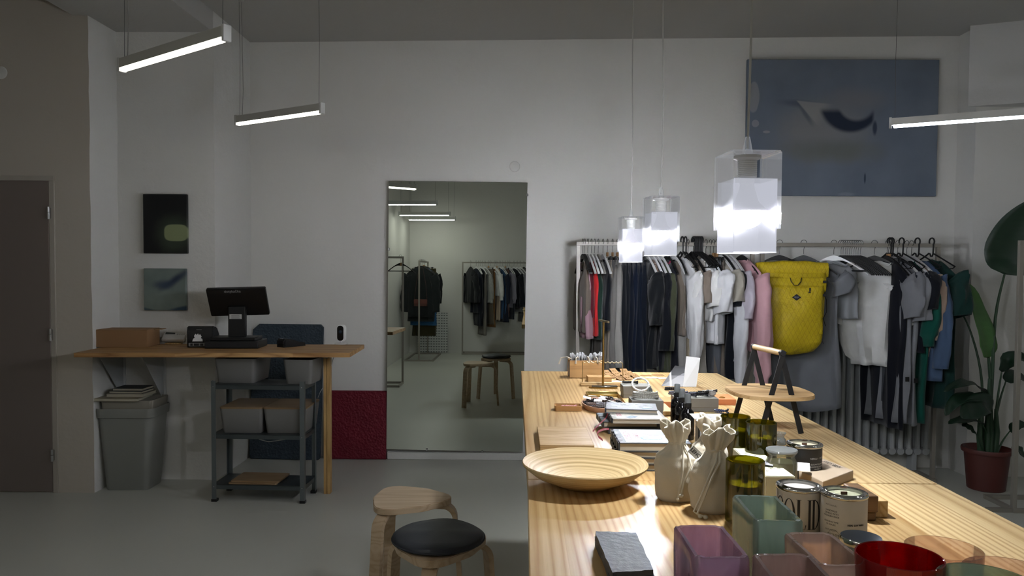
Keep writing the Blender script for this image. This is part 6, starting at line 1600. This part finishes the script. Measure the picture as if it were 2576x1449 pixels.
# ================================================================== LAMPS
TUBE = emit('tube', '#fff6e8', TUBE_S); TUBER = emit('rear tube', '#fbfaf2', TUBE_R); TUBEC = emit('cool tube', '#e9efff', TUBE_S*1.3); TUBEH = plain('#b9b8b2', .5)
LZ = 2.297
def tube_lamp(a, b, lab, grp, cup=True, tm=None):
    lip = .005 if tm in (None, TUBEC) else -.003
    a, b = Vector(a), Vector(b); d = b-a; L = d.length; ang = math.atan2(d.y, d.x); c = (a+b)/2
    t = thing('linear_pendant_lamp', lab, 'lamp', (c.x, c.y, a.z), ang, grp)
    hw = .017
    bm = BM(); prism(bm, [(-hw, lip), (-hw+.002, lip), (-hw+.002, .014), (hw-.002, .014), (hw-.002, lip), (hw, lip), (hw, .046), (-hw, .046)], -L/2, L/2, M=Matrix(((0, 0, 1, 0), (1, 0, 0, 0), (0, 1, 0, 0), (0, 0, 0, 1))))
    make('lamp_housing', bm, TUBEH, t)
    bm = BM(); lathe(bm, [(0, -L/2+.02), (.0125, -L/2+.025), (.0125, L/2-.025), (0, L/2-.02)], 12, M=Ry(PI/2)); xf(bm, Tr(0, 0, 0))
    make('light_tube', bm, tm or TUBE, t)
    for s in (-1, 1):
        bm = BM(); box2(bm, s*(L/2-.006)-.008, s*(L/2-.006)+.008, -hw-.001, hw+.001, -.012, .052, .002)
        make('end_cap', bm, plain('#c9c9c6', .4), t)
        x = s*(L/2-.03)
        make('suspension_wire', tube(BM(), [(x, 0, .05), (x+.003, .002, (CEIL-a.z)*.5), (x, 0, CEIL-a.z)], .0013, 5), plain('#5a5a58', .5), t)
    if cup:
        x = -(L/2-.045)
        make('power_cord', tube(BM(), [(x, .006, .05), (x+.008, .008, .2), (x+.004, .006, .5), (x, .004, CEIL-a.z)], .0024, 6), plain('#8f8e8a', .5), t)
        bm = BM(); lathe(bm, [(0, -.06), (.012, -.058), (.03, -.03), (.034, 0)], 20, c=(x, 0, CEIL-a.z)); make('ceiling_cup', bm, plain('#a9a8a2', .5), t)
    return t
g = 'linear lamps hung from the ceiling'
tube_lamp(UZ(305, 176, LZ), UZ(572, 96, LZ), 'lit linear lamp hung high in front of the alcove, left of the other', g)
tube_lamp(UZ(595, 312, LZ), UZ(812, 281, LZ), 'lit linear lamp hung lower in view before the plain wall left of the mirror', g)
p0 = UZ(2237, 318, LZ); p1 = UZ(2576, 293, LZ); d = (p1-p0).normalized()
tube_lamp(p0+d*.80, p0, 'lit linear lamp hung before the pier at the right, above the plant', g, False, TUBEC)
for y, lab in ((1.2, 'upper of the three level lit tubes seen only in the mirror'), (-.55, 'middle of the three level lit tubes seen only in the mirror'), (-1.5, 'lowest of the lit tubes seen only in the mirror')):
    tube_lamp((-1.92, y-.02, LZ), (-1.12, y+.02, LZ), 'linear lamp, '+lab, g, y != 1.2, TUBER)
tube_lamp((2.3, .95, LZ), (3.05, .6, LZ), 'added linear lamp out of view at the right, lighting the table front', g, False, emit('side tube', '#fbfaf4', TUBE_FILL))  # lamp added out of view to brighten the table and its things
# ------------------------------------------------------------------ acrylic pendant lamps over the table
def frosted(t):
    tr = t.n('ShaderNodeBsdfTransparent'); tr.inputs[0].default_value = (.97, .97, 1, 1)
    tl = t.n('ShaderNodeBsdfTranslucent'); tl.inputs[0].default_value = (FR_T, FR_T, FR_T*1.06, 1)
    m1 = t.n('ShaderNodeMixShader'); m1.inputs[0].default_value = .5
    t.l(tr.outputs[0], m1.inputs[1]); t.l(tl.outputs[0], m1.inputs[2])
    gl = t.n('ShaderNodeBsdfGlossy'); gl.inputs['Roughness'].default_value = .3
    m2 = t.n('ShaderNodeMixShader'); m2.inputs[0].default_value = .05
    t.l(m1.outputs[0], m2.inputs[1]); t.l(gl.outputs[0], m2.inputs[2])
    em = t.n('ShaderNodeEmission'); em.inputs[0].default_value = rgba('#e6e9f5'); em.inputs[1].default_value = FR_E; ad = t.n('ShaderNodeAddShader')   # added emission stands in for bulb light scattered in the sheet
    t.l(m2.outputs[0], ad.inputs[0]); t.l(em.outputs[0], ad.inputs[1]); t.l(ad.outputs[0], t.out.inputs[0])
FROST = mat('frosted acrylic', frosted); CLEAR = glassy('clear acrylic', '#f8f9fa', .985, .05, .02, em=.05)
EDGE = glassy('acrylic edge', '#f2f4f8', .35, .3, .1)
def bulbm(t):                      # LED globe: strongest sideways, weaker straight down
    g_ = t.n('ShaderNodeNewGeometry'); sp = t.n('ShaderNodeSeparateXYZ'); t.l(g_.outputs['Normal'], sp.inputs[0])
    mr = t.n('ShaderNodeMapRange'); mr.inputs[1].default_value = -.3; mr.inputs[2].default_value = .12; mr.inputs[3].default_value = BULB_S*BULB_D; mr.inputs[4].default_value = BULB_S
    t.l(sp.outputs[2], mr.inputs[0]); e = t.n('ShaderNodeEmission'); e.inputs[0].default_value = rgba('#f2f6f9'); t.l(mr.outputs[0], e.inputs[1]); t.l(e.outputs[0], t.out.inputs[0])
BULB = mat('led globe', bulbm)
CERAM = plain('#c4c4c2', .5)
def pendant(x, y, zb, lab, rz):
    t = thing('pendant_lamp', lab, 'lamp', (x, y, zb), rz, 'acrylic pendant lamps over the table')
    w, h, k = .108, .222, .0022
    bm = BM()
    box2(bm, -w/2, w/2, -w/2, w/2, h-.004, h, .0015)
    for s in (-1, 1): box2(bm, s*w/2-k, s*w/2+k, -w/2, w/2, .052, h-.003, .001)
    make('upper_shade', bm, CLEAR, t, label='clear upper part of the acrylic shade', smooth=0)
    bm = BM(); wi = w*.90
    for s in (-1, 1):
        box2(bm, -wi/2, wi/2, s*wi/2-.0012, s*wi/2+.0012, 0, .162, .0006)
        box2(bm, s*(w/2-.007)-.0012, s*(w/2-.007)+.0012, -wi/2, wi/2, 0, .16, .0006)
    make('lower_shade', bm, FROST, t, label='frosted lower part of the acrylic shade', smooth=0)
    for y0, z0 in ((-wi/2, 0), (-wi/2, .1605), (wi/2, 0)):
        make('shade_edge', box2(BM(), -wi/2, wi/2, y0-.0018, y0+.0018, z0, z0+.002), EDGE, t, smooth=0)
    prof = [(0, h+.0), (.016, h)]
    bm = BM(); lathe(bm, [(.0, h-.004), (.030, h-.006), (.030, h-.012), (.021, h-.016)], 28)
    z = h-.016
    pr = [(.021, z)]
    for i in range(9): pr += [(.0205, z-.002), (.0215, z-.003)]; z -= .0042
    pr += [(.0165, z-.002), (.016, z-.014), (.014, z-.016), (0, z-.016)]
    lathe(bm, pr, 28); make('lamp_socket', bm, CERAM, t)
    zc = .088
    bm = BM(); lathe(bm, [(.014, zc+.07), (.017, zc+.055), (.026, zc+.026), (.0455, zc+.0065), (.046, zc+.0045), (.031, zc+.004), (0, zc+.005)], 28); make('bulb_collar', bm, plain('#d8d8d6', .5), t)
    bm = BM(); lathe(bm, [(.031, zc+.0035), (.0365, zc-.003), (.0365, zc-.009), (.032, zc-.019), (.022, zc-.027), (.011, zc-.032), (0, zc-.034)], 24); make('light_bulb', bm, BULB, t)
    bm = BM(); lathe(bm, [(0, h+.036), (.005, h+.036), (.0065, h+.03), (.012, h+.001), (0, h)], 16); make('cord_grip', bm, CLEAR, t)
    pts = [(math.sin(i*.9)*.004*(1 if i < 4 else .3), math.cos(i*1.3)*.003, h+.02+(CEIL-zb-h-.02)*i/9) for i in range(10)]
    pts[0] = (0, 0, h+.01)
    make('power_cord', tube(BM(), pts, .0028, 8), plain('#a9a8a4', .5), t)
    return t
for px, py, Y, lab, rz in ((1586, 660, 3.72, 'farthest and smallest looking of the three acrylic pendant lamps', .05), (1661, 643, 2.88, 'middle of the three lit acrylic pendant lamps over the table', .12), (1876, 637, 1.70, 'nearest and largest looking of the three acrylic pendant lamps', .10)):
    p = UY(px, py, Y); pendant(p.x, Y, p.z, lab, rz)
# ------------------------------------------------------------------ world + view
w = bpy.data.worlds.new('world'); SC.world = w; w.use_nodes = True
w.node_tree.nodes['Background'].inputs[0].default_value = (.5, .52, .55, 1); w.node_tree.nodes['Background'].inputs[1].default_value = .02
SC.view_settings.view_transform = 'Standard'; SC.view_settings.look = 'None'; SC.view_settings.gamma = 1
SC.view_settings.exposure = EXPO; SC.view_settings.use_curve_mapping = False
cy = SC.cycles
cy.max_bounces = 8; cy.diffuse_bounces = 4; cy.glossy_bounces = 4; cy.transmission_bounces = 4; cy.transparent_max_bounces = 24
cy.sample_clamp_indirect = 4; cy.caustics_reflective = False; cy.caustics_refractive = False; cy.use_denoising = True
